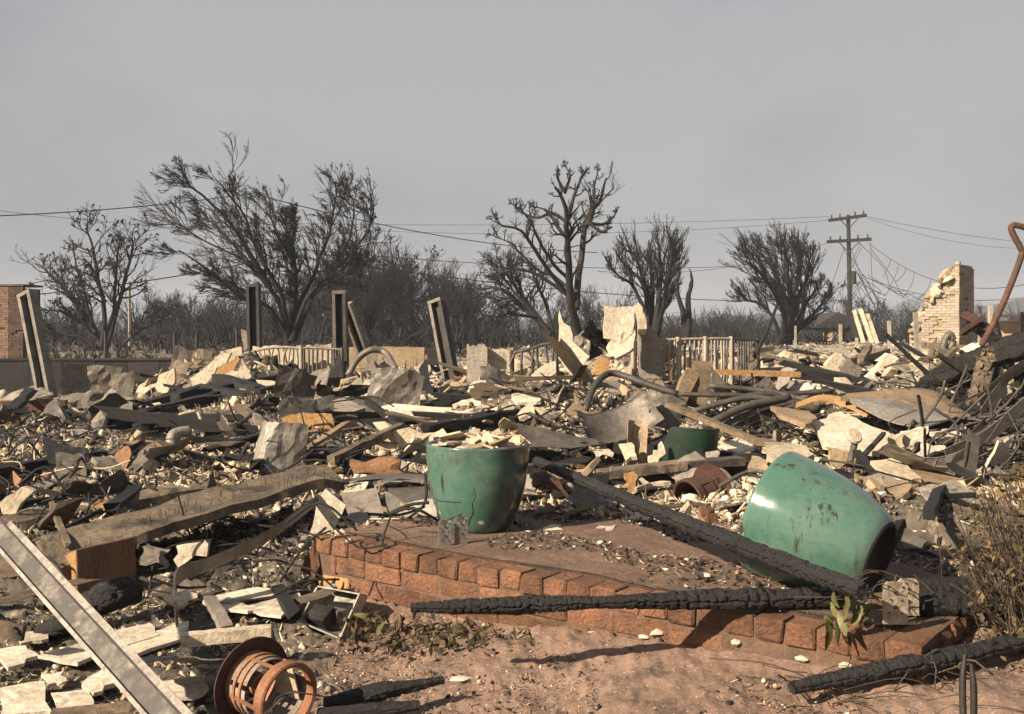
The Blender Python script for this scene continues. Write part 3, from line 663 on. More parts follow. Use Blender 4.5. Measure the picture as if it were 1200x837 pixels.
# dark leaning tree left of it
T3b = [([(650, 400), (630, 372), (606, 350), (588, 338), (572, 334)], 5), ([(645, 392), (625, 360), (606, 332), (592, 310), (585, 296)], 4), ([(648, 396), (640, 360), (628, 335), (618, 310)], 3.5), ([(628, 372), (600, 368), (580, 372)], 3), ([(640, 385), (612, 352), (590, 328), (575, 312)], 3)]
tree('scorched_tree', 'dark leaning scorched tree with dense fine twigs beside the gnarled dead tree', T3b, 33, [
    dict(n=16, len=.26, ang=.75, tmin=.25, trop=(-.02, 0, .05), wander=.16, seg=5, ratio=.5, k=4, rmin=.012), dict(n=7, len=.5, ang=.6, trop=(0, 0, .06), wander=.18, seg=4, ratio=.55, k=3, rmin=.009), dict(n=4, len=.5, ang=.6, trop=(0, 0, .04), wander=.2, seg=3, k=3, rmin=.006)], 17)
# upright pollarded tree
T4 = [([(758, 402), (757, 355), (748, 325), (730, 308), (712, 285)], 5), ([(759, 400), (760, 345), (752, 318), (742, 290), (735, 275)], 5), ([(766, 402), (772, 345), (774, 305), (772, 275)], 5.5), ([(768, 400), (778, 345), (788, 312), (795, 290)], 4.5), ([(764, 402), (766, 350), (762, 310), (758, 275)], 4.5), ([(768, 398), (782, 345), (788, 300), (784, 270)], 3.5), ([(757, 365), (740, 335), (722, 322), (708, 300)], 3.5), ([(770, 380), (786, 350), (797, 330)], 3)]
tree('pollarded_tree', 'upright vase shaped burnt tree with dense fine twigs behind the picket railing', T4, 36, [
    dict(n=20, len=.22, ang=.5, tmin=.25, trop=(0, 0, .12), wander=.16, seg=5, ratio=.38, k=4, rmin=.012), dict(n=6, len=.55, ang=.45, trop=(0, 0, .2), wander=.13, seg=4, ratio=.55, k=3, rmin=.010), dict(n=4, len=.5, ang=.4, trop=(0, 0, .15), wander=.12, seg=3, k=3, rmin=.006)], 23, cut=.86)
tree('tree_snag', 'two pronged charred tree snag standing beside the upright burnt tree', [([(805, 402), (801, 372), (799, 355), (794, 338), (795, 322), (796, 312)], 5), ([(806, 402), (807, 365), (806, 348), (809, 335), (808, 321)], 5.5)], 36,
     [dict(n=4, len=.12, ang=.5, tmin=.3, trop=(0, 0, .15), wander=.25, seg=4, ratio=.5, k=4, rmin=.02)], 29, cat='tree snag')
# windblown tree left of the pole
T6 = [([(912, 408), (918, 385), (922, 362), (912, 340), (885, 325), (855, 328)], 6), ([(914, 408), (920, 370), (905, 335), (880, 308), (862, 300)], 5), ([(916, 408), (922, 360), (912, 322), (895, 298), (880, 290)], 5), ([(920, 408), (925, 355), (922, 320), (915, 298), (908, 288)], 5), ([(922, 408), (928, 352), (935, 320), (938, 298), (934, 286)], 5), ([(923, 408), (932, 360), (945, 330), (950, 308), (946, 293)], 4.5),
      ([(920, 405), (940, 382), (955, 368), (968, 352), (974, 343)], 4), ([(905, 410), (925, 390), (945, 380), (960, 372)], 5), ([(914, 400), (900, 365), (872, 348), (846, 340)], 3.5), ([(924, 400), (940, 365), (955, 345), (958, 332)], 3.5)]
tree('windblown_tree', 'burnt tree with fan shaped feathery crown standing beside the utility pole', T6, 48, [
    dict(n=22, len=.25, ang=.55, tmin=.25, trop=(-.05, 0, .09), wander=.13, seg=5, ratio=.36, k=4, rmin=.014), dict(n=6, len=.55, ang=.4, trop=(-.06, 0, .14), wander=.1, seg=4, ratio=.5, k=3, rmin=.012), dict(n=4, len=.5, ang=.38, trop=(-.06, 0, .12), wander=.1, seg=3, k=3, rmin=.009)], 31, leaf=dict(n=3, l=.13, w=.010, share=.4, trop=(-.15, 0, .2)), cut=.82)
# bare tree behind the left wall
T1 = [([(120, 425), (115, 395), (104, 370), (88, 348), (68, 328), (52, 312)], 5), ([(119, 425), (124, 370), (118, 332), (110, 295), (104, 268)], 4.5), ([(122, 425), (138, 365), (147, 325), (156, 288), (152, 276)], 4), ([(124, 425), (150, 400), (168, 385), (192, 372)], 3.5), ([(114, 398), (96, 380), (72, 365), (50, 362)], 3.2), ([(112, 390), (92, 360), (76, 335), (72, 312)], 3.2), ([(121, 405), (130, 360), (134, 320), (138, 285)], 3.2), ([(108, 378), (100, 345), (92, 315), (86, 292)], 3), ([(116, 410), (95, 395), (70, 390), (52, 385)], 2.6)]
tree('bare_tree', 'bare burnt tree with crooked limbs behind the dark boundary wall', T1, 42, [
    dict(n=20, len=.20, ang=.75, tmin=.25, trop=(0, 0, .06), wander=.2, seg=5, ratio=.5, k=4, rmin=.018), dict(n=6, len=.5, ang=.65, trop=(0, 0, .08), wander=.2, seg=4, ratio=.55, k=3, rmin=.012), dict(n=3, len=.5, ang=.6, trop=(0, 0, .05), wander=.2, seg=3, k=3, rmin=.008)], 37, leaf=dict(n=3, l=.13, w=.05, share=.10))
# the burnt thicket: bare trees one can tell apart, copied from a few grown ones
def proto(seed, h, spread, leafy):
    rr = np.random.default_rng(seed); ns_ = rr.integers(3, 6); limbs = []
    for k in range(ns_):
        a = rr.normal() * spread; pts = [(600 + rr.normal() * 2, 390)]; x = pts[0][0]; 
        for j in range(1, 5): x += a * h * 22 + rr.normal() * h * 1.6; pts.append((x, 390 - j * h * 5.2 * rr.uniform(.85, 1.1)))
        limbs.append((pts, rr.uniform(1.6, 2.8)))
    return limbs
PROT = []
for k in range(5):
    PROT.append((proto(60 + k, 4.0, [.10, .16, .07, .2, .12][k], 0), k))
thick = [(392, 302, 60), (424, 298, 64), (452, 292, 58), (478, 305, 66), (500, 310, 60), (524, 318, 70), (548, 330, 66), (562, 336, 74), (360, 318, 70), (410, 318, 76), (440, 312, 78), (466, 316, 80), (505, 330, 82), (250, 332, 58), (232, 350, 62), (210, 338, 56), (190, 345, 64), (168, 335, 60), (272, 345, 66), (262, 365, 50), (222, 372, 52), (306, 350, 72), (700, 332, 64), (722, 340, 70), (648, 335, 72), (740, 352, 66), (690, 350, 60), (828, 362, 80), (842, 356, 84), (860, 372, 90), (150, 362, 70), (375, 322, 54), (432, 318, 52), (458, 306, 55), (488, 318, 52), (515, 325, 56), (535, 335, 52), (408, 330, 50), (470, 330, 48), (555, 345, 58), (1150, 352, 90), (38, 378, 90), (60, 372, 96), (15, 380, 88), (880, 368, 84), (975, 358, 84), (1030, 345, 96), (1060, 352, 98), (585, 350, 84), (610, 345, 78)]
made = {}
for q, (px, py, Y) in enumerate(thick):
    k = q % 5; hgt = (400 - py) / F_PX * Y; base = P(px, 402, Y)
    lab = ('bare burnt tree in the thicket behind the tan garden wall' if 330 < px < 600 else 'bare burnt tree in the far row behind the dark boundary wall' if px <= 330 else 'bare burnt tree in the far row beyond the picket railing')
    grp = 'burnt trees far behind the ruins' if px > 600 else 'burnt trees of the thicket' if px > 330 else 'burnt trees behind the boundary wall'
    if k not in made:
        limbs = PROT[k][0]
        rt = tree('burnt_tree', lab, limbs, 60, [dict(n=10, len=.42, ang=.5, tmin=.2, trop=(0, 0, .12), wander=.14, seg=5, ratio=.5, k=3, rmin=.022), dict(n=7, len=.5, ang=.5, trop=(0, 0, .1), wander=.16, seg=4, ratio=.55, k=3, rmin=.014), dict(n=4, len=.5, ang=.5, trop=(0, 0, .08), wander=.16, seg=2, k=3, rmin=.010)], 70 + k, grp, yspread=.2, m='bark', mt='twig', thin=1.1, leaf=(dict(n=4, l=.22, w=.09, share=.3, m='burntleaf') if k in (1, 3) else None))
        zs = max(v.co.z for c in rt.children if c.name.startswith('crown') for v in c.data.vertices); made[k] = (rt, zs)
    else:
        src, zs = made[k]; rt = src.copy(); COL.objects.link(rt)
        for c in src.children:
            cc = c.copy(); COL.objects.link(cc); cc.parent = rt
        rt['label'] = lab; rt['group'] = grp
    s = hgt / made[k][1] * (1.18 if 340 < px < 610 else 1.05)
    rt.location = base; rt.scale = (s, s, s); rt.rotation_euler = (0, 0, R.uniform(0, 6.28))
# the mass of brush beyond, too fine to count
xs = []; rr = np.random.default_rng(3)
prof_px = [-60, 0, 40, 60, 100, 150, 210, 260, 330, 400, 450, 500, 560, 600, 650, 700, 745, 800, 850, 900, 1000, 1060, 1120, 1200, 1260]
prof_py = [378, 380, 372, 358, 352, 350, 346, 340, 325, 312, 310, 322, 340, 342, 340, 345, 352, 362, 362, 365, 362, 352, 360, 364, 364]
n = 5200; px = rr.uniform(-60, 1260, n); Y = rr.uniform(46, 112, n); hh = (408 - np.interp(px, prof_px, np.array(prof_py) * .55 + 390 * .45 - 2)) / F_PX * Y * rr.uniform(.2, 1.0, n) * (.45 + .95 * vnoise(px / 30., px * 0, 5))
px[4300:] = rr.uniform(-60, 610, 900); Y[4300:] = rr.uniform(28.5, 46, 900); hh[4300:] = (412 - 388) / F_PX * Y[4300:] * rr.uniform(.3, 1.15, 900)
b = np.stack([(px - 600) / F_PX * Y, Y, np.where(Y < 46, -.25, .1)], 1)
Pt, Rd = grow(b, np.stack([.5 * rr.normal(size=n), .3 * rr.normal(size=n), np.ones(n)], 1), hh * 1.05, np.full(n, .06), np.full(n, .02), 5, .22, np.array([0, 0, .05]), 1., rr)
v1, f1 = tubes(Pt, Rd, 3)
p, d, ln, r = children(Pt, Rd, 7, .25, .55, .38, rr, .5); Pt, Rd = grow(p, d, ln, np.maximum(r, .018), np.full(len(r), .012), 3, .16, np.array([0, 0, .08]), 1., rr)
v2, f2 = tubes(Pt, Rd, 3)
o = add('brushwood', np.concatenate([v1, v2]), np.concatenate([f1, f2 + len(v1)]), 'farwood'); tag(o, 'dim mass of burnt brush and saplings along the horizon', 'brush', kind='stuff')

# ------------------------------------------------------------------ utility pole and lines
YP = 78.
pole = root('utility_pole', P(995, 405, YP), 'tall dark utility pole with two crossarms and tangled hanging wires', 'utility pole')
M['pole'] = mat('pole_wood', (.028, .025, .023), (.018, .016, .015), 1, bump=.2)
V, F = tube([P(997, 408, YP), P(995.5, 330, YP), P(994, 252, YP)], [.20, .17, .14], 10); add('pole', V, F, 'pole', pole, True)
for a, b, nm in (((971, 258.5), (1015.5, 252.5), .2), ((969, 283.5), (1021, 280.5), .24)):
    V, F = bar(P(*a, YP - .2), P(*b, YP - .2), .18, .24); ca = add('crossarm', V, F, 'pole', pole)
    for t in (.08, .3, .7, .92):
        q = P(a[0] + (b[0] - a[0]) * t, a[1] + (b[1] - a[1]) * t, YP - .2)
        V, F = lathe([(.001, .1), (.07, .1), (.07, .2), (.04, .26), (.07, .3), (.06, .38), (.001, .40)], 8); add('insulator', V + q, F, 'darkmetal', ca)
for a, b in (((995, 268), (984, 257)), ((995, 268), (1006, 255)), ((995, 296), (982, 283)), ((995, 296), (1008, 282))):
    V, F = tube([P(*a, YP - .22), P(*b, YP - .28)], .04, 5); add('brace', V, F, 'darkmetal', pole)
V, F = tube([P(1000, 318, YP - .3), P(1000, 333, YP - .3)], .22, 10); add('junction_box', V, F, 'darkmetal', pole)
def wire(label, pts, r=.03, group=None, n=None, name='power_line', m='darkmetal', cat='cable'):
    V, F = tube(pts, r, 5, n or len(pts) * 3, cap=False) if len(pts) > 3 else tube(pts, r, 5, cap=False)
    return tag(add(name, V, F, m), label, cat, group)
def line(label, a, b, Ya, Yb, drop, r, group=None): return wire(label, sag(P(*a, Ya), P(*b, Yb), drop, 26), r * .7, group, 40)
line('thick sagging power line crossing the sky above the bare tree', (-60, 255), (300, 226), 36, 44, .18, .030)
line('thin upper power line above the thick sagging one', (-60, 240), (240, 270), 60, 66, .1, .022)
line('power line dropping past the big windswept tree towards the dead tree', (300, 228), (700, 296), 44, 60, .5, .032)
line('lower power line running behind the brick chimney and the windswept tree', (-40, 352), (330, 300), 40, 44, .25, .035)
line('lower power line running on from the windswept tree to the dead tree', (330, 298), (990, 352), 44, 78, .75, .035)
line('second lower power line sloping below the dead tree limbs', (330, 290), (860, 312), 50, 78, .5, .03)
line('faint top power line left of the utility pole', (200, 258), (972, 254), 78, 78, .5, .022, 'faint top lines reaching the pole')
line('faint line just under the top power line beside the pole', (430, 270), (972, 258), 78, 78, .6, .020)
line('cable from the lower crossarm back towards the dead tree', (700, 318), (972, 284), 70, 78, .9, .025)
line('faint top line leading away past the pole to the horizon', (1016, 254), (1300, 290), 78, 90, .5, .022)
line('faint second line leading away below the top one', (1016, 256), (1300, 282), 78, 92, 1.4, .018)
line('sagging cable from the lower crossarm to the brick chimney', (1018, 285), (1290, 300), 77, 60, 2.6, .032)
line('drooping cable from the pole towards the rusty bent pipe', (1000, 318), (1290, 330), 77, 60, 1.6, .032)
rr = np.random.default_rng(9)
for k in range(26):
    a = (rr.uniform(985, 1020), rr.choice([284, 290, 322, 330])); side = 1 if rr.random() < .62 else -1
    b = (a[0] + side * rr.uniform(15, 75), rr.uniform(340, 398))
    m1 = ((a[0] + b[0]) / 2 + rr.normal() * 6, (a[1] + b[1]) / 2 + rr.uniform(0, 22)); m2 = ((a[0] + b[0] * 2) / 3, b[1] - rr.uniform(0, 15))
    wire('slack broken wire hanging in the tangle from the utility pole', [P(*a, YP - .3), P(*m1, YP - 1 + rr.normal()), P(*m2, YP - 1 + rr.normal()), P(*b, YP - 2 + rr.normal())], .022, 'broken wires hanging from the pole', 14, 'hanging_wire')
cab = sag(P(1018, 285, 77), P(1290, 300, 60), 2.6, 26)
for k, j in enumerate((3, 4, 5, 6, 8, 9)):
    q = cab[j]; h = [1.3, 1.7, 1.0, 1.9, 1.5, 1.1][k]
    wire('short loose wire dangling from the sagging cable', [q, q + [-.25, 0, -h * .5], q + [-.6 - .1 * k, 0, -h]], .022, 'loose wires dangling from the sagging cable', name='hanging_wire')
# slim fence posts behind the boundary wall and stakes in the far rubble
for px, py, Y in ((124, 388, 27), (205, 390, 27), (231, 392, 27), (278, 386, 27), (34, 392, 27)):
    V, F = tube([P(px, 425, Y), P(px, py, Y)], .05, 6); tag(add('fence_post', V, F, 'darkmetal'), 'thin black fence post standing just behind the dark boundary wall', 'post', 'thin posts behind the boundary wall')
V, F = tube([P(152, 425, 50), P(151.5, 330, 50)], .07, 6); tag(add('bare_pole', V, F, 'palepost'), 'slim grey pole among the bare burnt trees', 'pole')
for px, p0, p1, Y, w in ((985, 380, 418, 26, .07), (1043, 376, 414, 27, .08), (1075, 366, 416, 25, .10), (1083, 384, 412, 30, .06), (932, 382, 408, 34, .06), (1005, 396, 415, 30, .07), (1161, 358, 400, 26, .10), (1148, 384, 402, 28, .08)):
    V, F = bar(P(px, p1, Y), P(px + R.normal(), p0, Y), w, w, up=(0, 1, 0), jit=.02); tag(add('survey_stake', V, F, 'palepost'), 'pale upright stub post standing in the far rubble field', 'post', 'pale stub posts in the far rubble')
for k, (a, b) in enumerate((((1003, 396), (990, 352)), ((1022, 402), (1008, 362)), ((1028, 403), (1016, 368)), ((1012, 402), (1000, 364)))):
    V, F = bar(P(*a, 40), P(*b, 40.5), .16, .06, up=(0, 1, 0)); tag(add('leaning_board', V, F, ['darkmetal', 'plaster', 'plaster', 'plaster'][k]), ['dark board leaning beside the foot of the utility pole', 'pale board leaning in front of the distant ridge, middle of three', 'pale board leaning in front of the distant ridge, nearest the chimney', 'pale board leaning in front of the distant ridge, nearest the pole'][k], 'board')

# ------------------------------------------------------------------ objects that can be singled out
def PG(px, py):
    """where the sight line through a pixel of the photograph meets the rubble or the platform"""
    Y = np.geomspace(2.2, 120, 1500); z = EYE - (py - 390) / F_PX * Y; X = (px - 600) / F_PX * Y
    k = np.argmax(z < HP(X, Y)); return P(px, py, Y[k] if k else 60.)
def YG(px, py): return PG(px, py)[1]
SEED = [1000]
def slab(name, label, cat, pp, Y, th=.03, m='plaster', bulge=0., jit=.012, group=None, parent=None, sub=3):
    SEED[0] += 1
    pts = [P(q[0], q[1], q[2] if len(q) > 2 else Y) for q in pp]
    V, F = poly(pts, th, SEED[0], jit, sub, bulge)
    o = add(name, V, F, m, parent)
    return tag(o, label, cat, group) if parent is None else o
def flat(name, label, cat, pp, z=None, th=.02, m='white', lift=.03, group=None, jit=.012, bulge=0.):
    """a plate lying on the ground: corners given as pixels on a plane at height z (or a little above the ground)"""
    SEED[0] += 1
    if z is None:
        c = np.mean(pp, 0); z = PG(*c)[2] + lift
    V, F = poly([PZ(q[0], q[1], z + (q[2] if len(q) > 2 else 0)) for q in pp], th, SEED[0], jit, 3, bulge)
    return tag(add(name, V, F, m), label, cat, group)
def beam(name, label, cat, a, b, w, h, m='char', seg=8, jit=.10, group=None, bend=0., up=(0, 0, 1)):
    SEED[0] += 1
    V, F = bar(a, b, w, h, up, seg, jit, SEED[0], bend)
    return tag(add(name, V, F, m), label, cat, group)
def pipe(name, label, cat, pts, r, m='pipe', k=10, n=None, group=None):
    V, F = tube(pts, r, k, n); return tag(add(name, V, F, m, smooth=True), label, cat, group)
def hero_log(label, pts, rad, seed, name='charred_beam', cat='charred beam', K=72, res=.0075, group=None, m='char', **kw):
    V, F = charlog(pts, rad, seed, res=res, K=K, **kw); return tag(add(name, V, F, m, smooth=True), label, cat, group)

# --- the two glazed pots and the broken one
def glaze_extra(n, l, col, vec, tc, noise, ramp, mix):
    col = mix(ramp(noise(vec, 2.2, 6, .7), .60, .78), col, (.040, .07, .05))
    col = mix(ramp(noise(vec, 55., 3, .5), .70, .76), col, (.03, .045, .035))
    col = mix(ramp(noise(vec, 4., 9, .75), .46, .80, (0, 0, 0, 1), (.42, .42, .42, 1)), col, (.20, .20, .175))
    mp = n.new('ShaderNodeMapping'); mp.inputs['Scale'].default_value = (16, 16, 2.4); l(tc.outputs['Object'], mp.inputs[0])
    q = n.new('ShaderNodeMath'); q.operation = 'MULTIPLY'; l(ramp(noise(mp.outputs[0], 1.3, 4, .6), .58, .64), q.inputs[0]); l(ramp(noise(vec, 3., 3, .5), .42, .50), q.inputs[1])
    col = mix(q.outputs[0], col, (.035, .035, .026))
    col = mix(ramp(noise(vec, 9., 3, .45), .70, .72), col, (.38, .40, .36))
    return col
M['glaze'] = mat('green_glaze', (.076, .172, .134), (.064, .148, .115), 2.2, rough=.13, rnd=.06, bump=.035, bump_scale=7, spec=.6, extra=glaze_extra, fine=.4)
def glaze_dark_side(n, l, col, vec, tc, noise, ramp, mix):
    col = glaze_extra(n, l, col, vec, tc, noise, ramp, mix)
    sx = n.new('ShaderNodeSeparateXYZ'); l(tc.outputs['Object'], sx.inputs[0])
    mr = n.new('ShaderNodeMapRange'); mr.inputs[1].default_value = .05; mr.inputs[2].default_value = .26; mr.inputs[3].default_value = -.12; mr.inputs[4].default_value = .22; l(sx.outputs[0], mr.inputs[0])  # glaze darkens towards the +x side, broken up by noise
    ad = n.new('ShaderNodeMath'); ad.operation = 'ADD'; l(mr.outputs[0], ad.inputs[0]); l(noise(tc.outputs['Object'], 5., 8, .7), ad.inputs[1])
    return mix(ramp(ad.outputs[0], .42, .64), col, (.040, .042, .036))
M['glazedarkside'] = mat('green_glaze', (.076, .172, .134), (.064, .148, .115), 2.2, rough=.16, rnd=.0, bump=.035, bump_scale=7, spec=.5, extra=glaze_dark_side, fine=.4)
M['glazedark'] = mat('sooty_green_glaze', (.022, .060, .042), (.03, .045, .032), 5, rough=.35, soot=.35, soot_scale=5, rnd=.05, bump=.1, bump_scale=20, spec=.5)
M['potfoot'] = mat('unglazed_dark_clay', (.050, .032, .026), (.03, .022, .02), 8, rough=.85, soot=.2, bump=.3)
M['potinside'] = mat('pot_inside', (.06, .075, .055), (.04, .045, .035), 6, rough=.7, soot=.3)
PROF = [(.56, 0), (.63, .03), (.70, .10), (.775, .2), (.84, .3), (.89, .4), (.93, .52), (.962, .65), (.985, .78), (1., .9), (1., .965)]
def pot(label, base, ax, xr, Rm, Hh, mm='glaze'):
    A3 = axes(ax, xr); rt = root('glazed_pot', base, label, 'planter pot')
    hs = np.linspace(0, .965, 40); pr = [(np.interp(h, [p[1] for p in PROF], [p[0] for p in PROF]) * Rm, h * Hh) for h in hs]
    t = .07 * Rm
    inner = [(r - t, max(h, t)) for r, h in pr[::-1]] + [(.001, t)]
    def P3(prof, k=96):
        V, F = lathe(prof, k); V = V + .0025 * fbm(np.arctan2(V[:, 1], V[:, 0]) * 2, V[:, 2] * 6, 4, 2)[:, None] * norm(V * [1, 1, 0]); return place(V, A3, base), F
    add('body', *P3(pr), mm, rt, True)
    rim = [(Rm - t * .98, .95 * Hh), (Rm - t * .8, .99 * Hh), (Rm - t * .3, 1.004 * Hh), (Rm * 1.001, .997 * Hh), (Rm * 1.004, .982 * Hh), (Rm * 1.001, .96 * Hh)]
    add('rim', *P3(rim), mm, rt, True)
    add('inside', *P3(inner, 64), 'potinside', rt, True)
    r0 = PROF[0][0] * Rm
    ft = [(r0 * .985, .001), (r0 * .97, -.006), (r0 * .86, -.006), (r0 * .83, .010), (r0 * .16, .012), (r0 * .15, .03), (.001, .03)]
    V, F = lathe(ft, 64); add('foot', place(V, A3, base), F, 'potfoot', rt, True)
    return rt
P1 = np.array([-.178, 5.2, .006]); P1R, P1H = .262, .432
pot_one = pot('upright glazed green pot filled with rubble on the brick platform', P1, (0.01, 0.0, 1), (1, 0, 0), P1R, P1H, 'glazedarkside')
for pts_, r_ in (([(-92, .245), (-90, .20), (-94, .16), (-93, .12), (-98, .085), (-101, .05)], .0016), ([(-158, .168), (-140, .165), (-120, .168), (-108, .170)], .0022)):
    q = spline([[*(np.interp(h / P1H, [p[1] for p in PROF], [p[0] for p in PROF]) * P1R * 1.003 * np.array([math.cos(math.radians(t)), math.sin(math.radians(t))])), h] for t, h in pts_], 14) + P1
    V, F = tube(list(q), r_, 5, 14); add('crack', V, F, 'darkmetal', pot_one)
B2 = np.array([1.412, 3.94, .135]); A2 = norm(np.array([-.72, .60, .27]))
pot('fallen glazed green pot lying on its side with its dark foot showing', B2, A2, (0, 0, 1), .262, .462)
# rubble heaped in the upright pot, over a bed of ash
V, F = lathe([(.001, .41), (P1R * .5, .405), (P1R * .8, .385), (P1R * .91, .37), (P1R * .9, .31), (.001, .31)], 40)
V[:, 2] += .035 * np.maximum(0, 1 - np.hypot(V[:, 0], V[:, 1]) / .2) + .05 * fbm(V[:, 0] * 7, V[:, 1] * 7, 3, 3) + .03 * np.maximum(0, V[:, 0] / P1R)
o = add('rubble', V + P1, F, 'ground', tint=np.ones((len(V), 3))); tag(o, 'ash and fine rubble heaped inside the upright green pot', 'rubble', kind='stuff')
for k in range(34):
    a = R.uniform(0, 6.28); r = P1R * .74 * math.sqrt(R.random())
    c = P1 + [r * math.cos(a) + .02, r * math.sin(a), .415 + .04 * (1 - r / P1R) + R.uniform(0, .02)]
    s = R.uniform(.03, .075); n = R.integers(5, 8); th = np.sort(R.uniform(0, 6.28, n))
    V, F = poly(place(np.stack([s * 1.3 * np.cos(th), s * np.sin(th), 0 * th], 1), rotm(R.normal() * .35, R.normal() * .35, R.uniform(0, 6)), c), .010, 400 + k, .003, 1)
    tag(add('plaster_flake', V, F, 'plaster' if k % 3 else 'stucco'), 'pale flake lying in the rubble inside the upright green pot', 'plaster flake', 'flakes inside the upright green pot')
# broken pot behind: an open arc of wall
yb = 7.3; bp = P(806, 546, yb); k = 40; th = np.linspace(math.radians(-168), math.radians(20), k); Hb = .285
prof = [(.17, 0), (.185, .06), (.20, .14), (.208, .22), (.212, .285)]
V = []; 
for r, h in prof:
    for j, t in enumerate(th):
        hh = h * (np.interp(j / (k - 1), [0, .06, .16, .8, .93, 1], [.30, .55, 1, 1, .9, .6])); V.append([r * math.cos(t), r * math.sin(t), hh])
V = np.array(V); Vi = V * [.92, .92, 1]; n = len(prof) * k
f = gridF(len(prof), k)
edge = [[(len(prof) - 1) * k + j, (len(prof) - 1) * k + j + 1, n + (len(prof) - 1) * k + j + 1, n + (len(prof) - 1) * k + j] for j in range(k - 1)] + [[i * k, (i + 1) * k, n + (i + 1) * k, n + i * k] for i in range(len(prof) - 1)] + [[i * k + k - 1, (i + 1) * k + k - 1, n + (i + 1) * k + k - 1, n + i * k + k - 1] for i in range(len(prof) - 1)]
o = add('broken_pot', place(np.concatenate([V, Vi]), rotm(0, .05, 0), bp), f.tolist() + (f[:, ::-1] + n).tolist() + edge, 'glazedark', smooth=False); tag(o, 'broken dark green pot half buried in the debris behind the rusty can', 'broken pot')

# --- rusty lanterns
def lantern(label, loc, ax, up, sc, bright=True):
    A3 = axes(ax, up) * sc; rt = root('rusty_lantern', loc, label, 'lantern')
    ad = lambda nm, prof, m, par=rt, k=48: add(nm, place(lathe(prof + [prof[0]], k)[0], A3, loc), lathe(prof + [prof[0]], k)[1], m, par, False)
    ad('flange', [(.070, .0), (.136, .012), (.141, .018), (.141, .023), (.134, .020), (.070, .008)], 'rust')
    b = 'rustbright' if bright else 'rust'
    ad('collar', [(.096, .006), (.096, .034), (.090, .034), (.090, .006)], b)
    for z in (.052, .082): ad('band', [(.0995, z), (.0995, z + .011), (.091, z + .011), (.091, z)], b)
    if not bright: ad('barrel', [(.095, .02), (.095, .18), (.091, .18), (.091, .02)], 'rust')
    for k_, (a0, a1, z0, z1) in enumerate(((-60, 70, .03, .112), (80, 172, .03, .112), (182, 290, .03, .165), (-150, -70, .10, .175))):
        tt = np.radians(np.linspace(a0, a1, 16)); V = []
        for r, z in ((.0945, z0), (.0945, z1), (.0915, z1), (.0915, z0)):
            V += [[r * math.cos(t), r * math.sin(t), z] for t in tt]
        V = np.array(V + V[:16]); add('glass_panel', place(V, A3, loc), gridF(5, 16).tolist() + [[0, 16, 32, 48], [15, 63, 47, 31]], 'glass_dull' if bright else 'rust', rt)
    for a in (20, 100, 170, 250, 320):
        t = math.radians(a); V, F = bar((.094 * math.cos(t), .094 * math.sin(t), .02), (.099 * math.cos(t), .099 * math.sin(t), .19), .012, .005, up=(math.cos(t), math.sin(t), 0)); add('rod', place(V, A3, loc), F, b, rt)
    ad('front_ring', [(.101, .172), (.108, .176), (.108, .212), (.103, .216), (.093, .212), (.093, .176)], b)
    so_ = ad('socket', [(.001, .012), (.034, .012), (.034, .040), (.030, .042), (.030, .050), (.034, .052), (.034, .064), (.027, .066), (.027, .082), (.016, .084), (.014, .060), (.001, .058)], b)
    V, F = lathe([(.001, .060), (.012, .060), (.012, .078), (.008, .084), (.001, .085)], 20); add('contact', place(V, A3, loc), F, 'galv', so_, True)
    V, F = poly([(-.05, -.075, .05), (.06, -.06, .05), (.065, -.045, .165), (-.035, -.07, .175)], .004, 5, .003, 2); add('fallen_pane', place(V, A3, loc), F, 'plaster', rt)
    return rt
lantern('rusty lantern with wide flange and orange bands lying on its side in the near rubble', P(291, 796, 3.30), (.76, -.64, -.06), (0, 0, 1), 1.0)
lantern('rusty brown lantern can lying behind the diagonal charred beam', P(838, 572, 6.15), (-.80, -.58, -.20), (0, 0, 1), 1.12, False)
# loose wire over the near lantern
for k in range(3):
    pipe('thin_wire', 'thin dark wire curling across the ring of the near lantern', 'wire', [P(318 - 4 * k, 837, 3.0), P(325 + 8 * k, 818 - 3 * k, 3.02), P(345 + 4 * k, 812, 3.0), P(372 + 6 * k, 815 + k, 3.02)], .0022, 'darkmetal', 5, group='thin wires across the near lantern')

# --- the leaning white steel channel
a0 = P(222, 868, 2.98); a1 = P(-34, 586, 4.3); rt = root('steel_channel', a0, 'flaking white steel channel leaning diagonally across the corner of the debris', 'steel beam')
ax = norm(a1 - a0); fc = np.array([-.10, -.80, .60]); fc = norm(fc - ax * np.dot(fc, ax)); sd_ = norm(np.cross(fc, ax))
if sd_[0] < 0: sd_ = -sd_
M['channelweb'] = mat('flaking_channel_web', (.15, .135, .12), (.30, .27, .235), 5, rough=.65, soot=.62, soot_scale=14, soot_col=(.07, .064, .06), bump=.5, bump_scale=30)
V, F = bar(a0, a1, .070, .010, fc, 10, .0); add('web', V, F, 'channelweb', rt)
for s, w_, h in ((-1, .013, .018), (1, .022, .028)):
    st = a0 + sd_ * s * (.035 + w_ / 2) + fc * h / 2; en = a1 + sd_ * s * (.035 + w_ / 2) + fc * h / 2
    if s > 0: en = st + (en - st) * .80
    V, F = bar(st, en, w_, h, fc, 12, .02, 7 + s); add('flange', V, F, 'whitepaint', rt)
V, F = bar(a0 + sd_ * .033 + fc * .012, a1 + sd_ * .033 + fc * .012, .012, .014, fc, 8, .0); add('slot', V, F, 'darkmetal', rt)

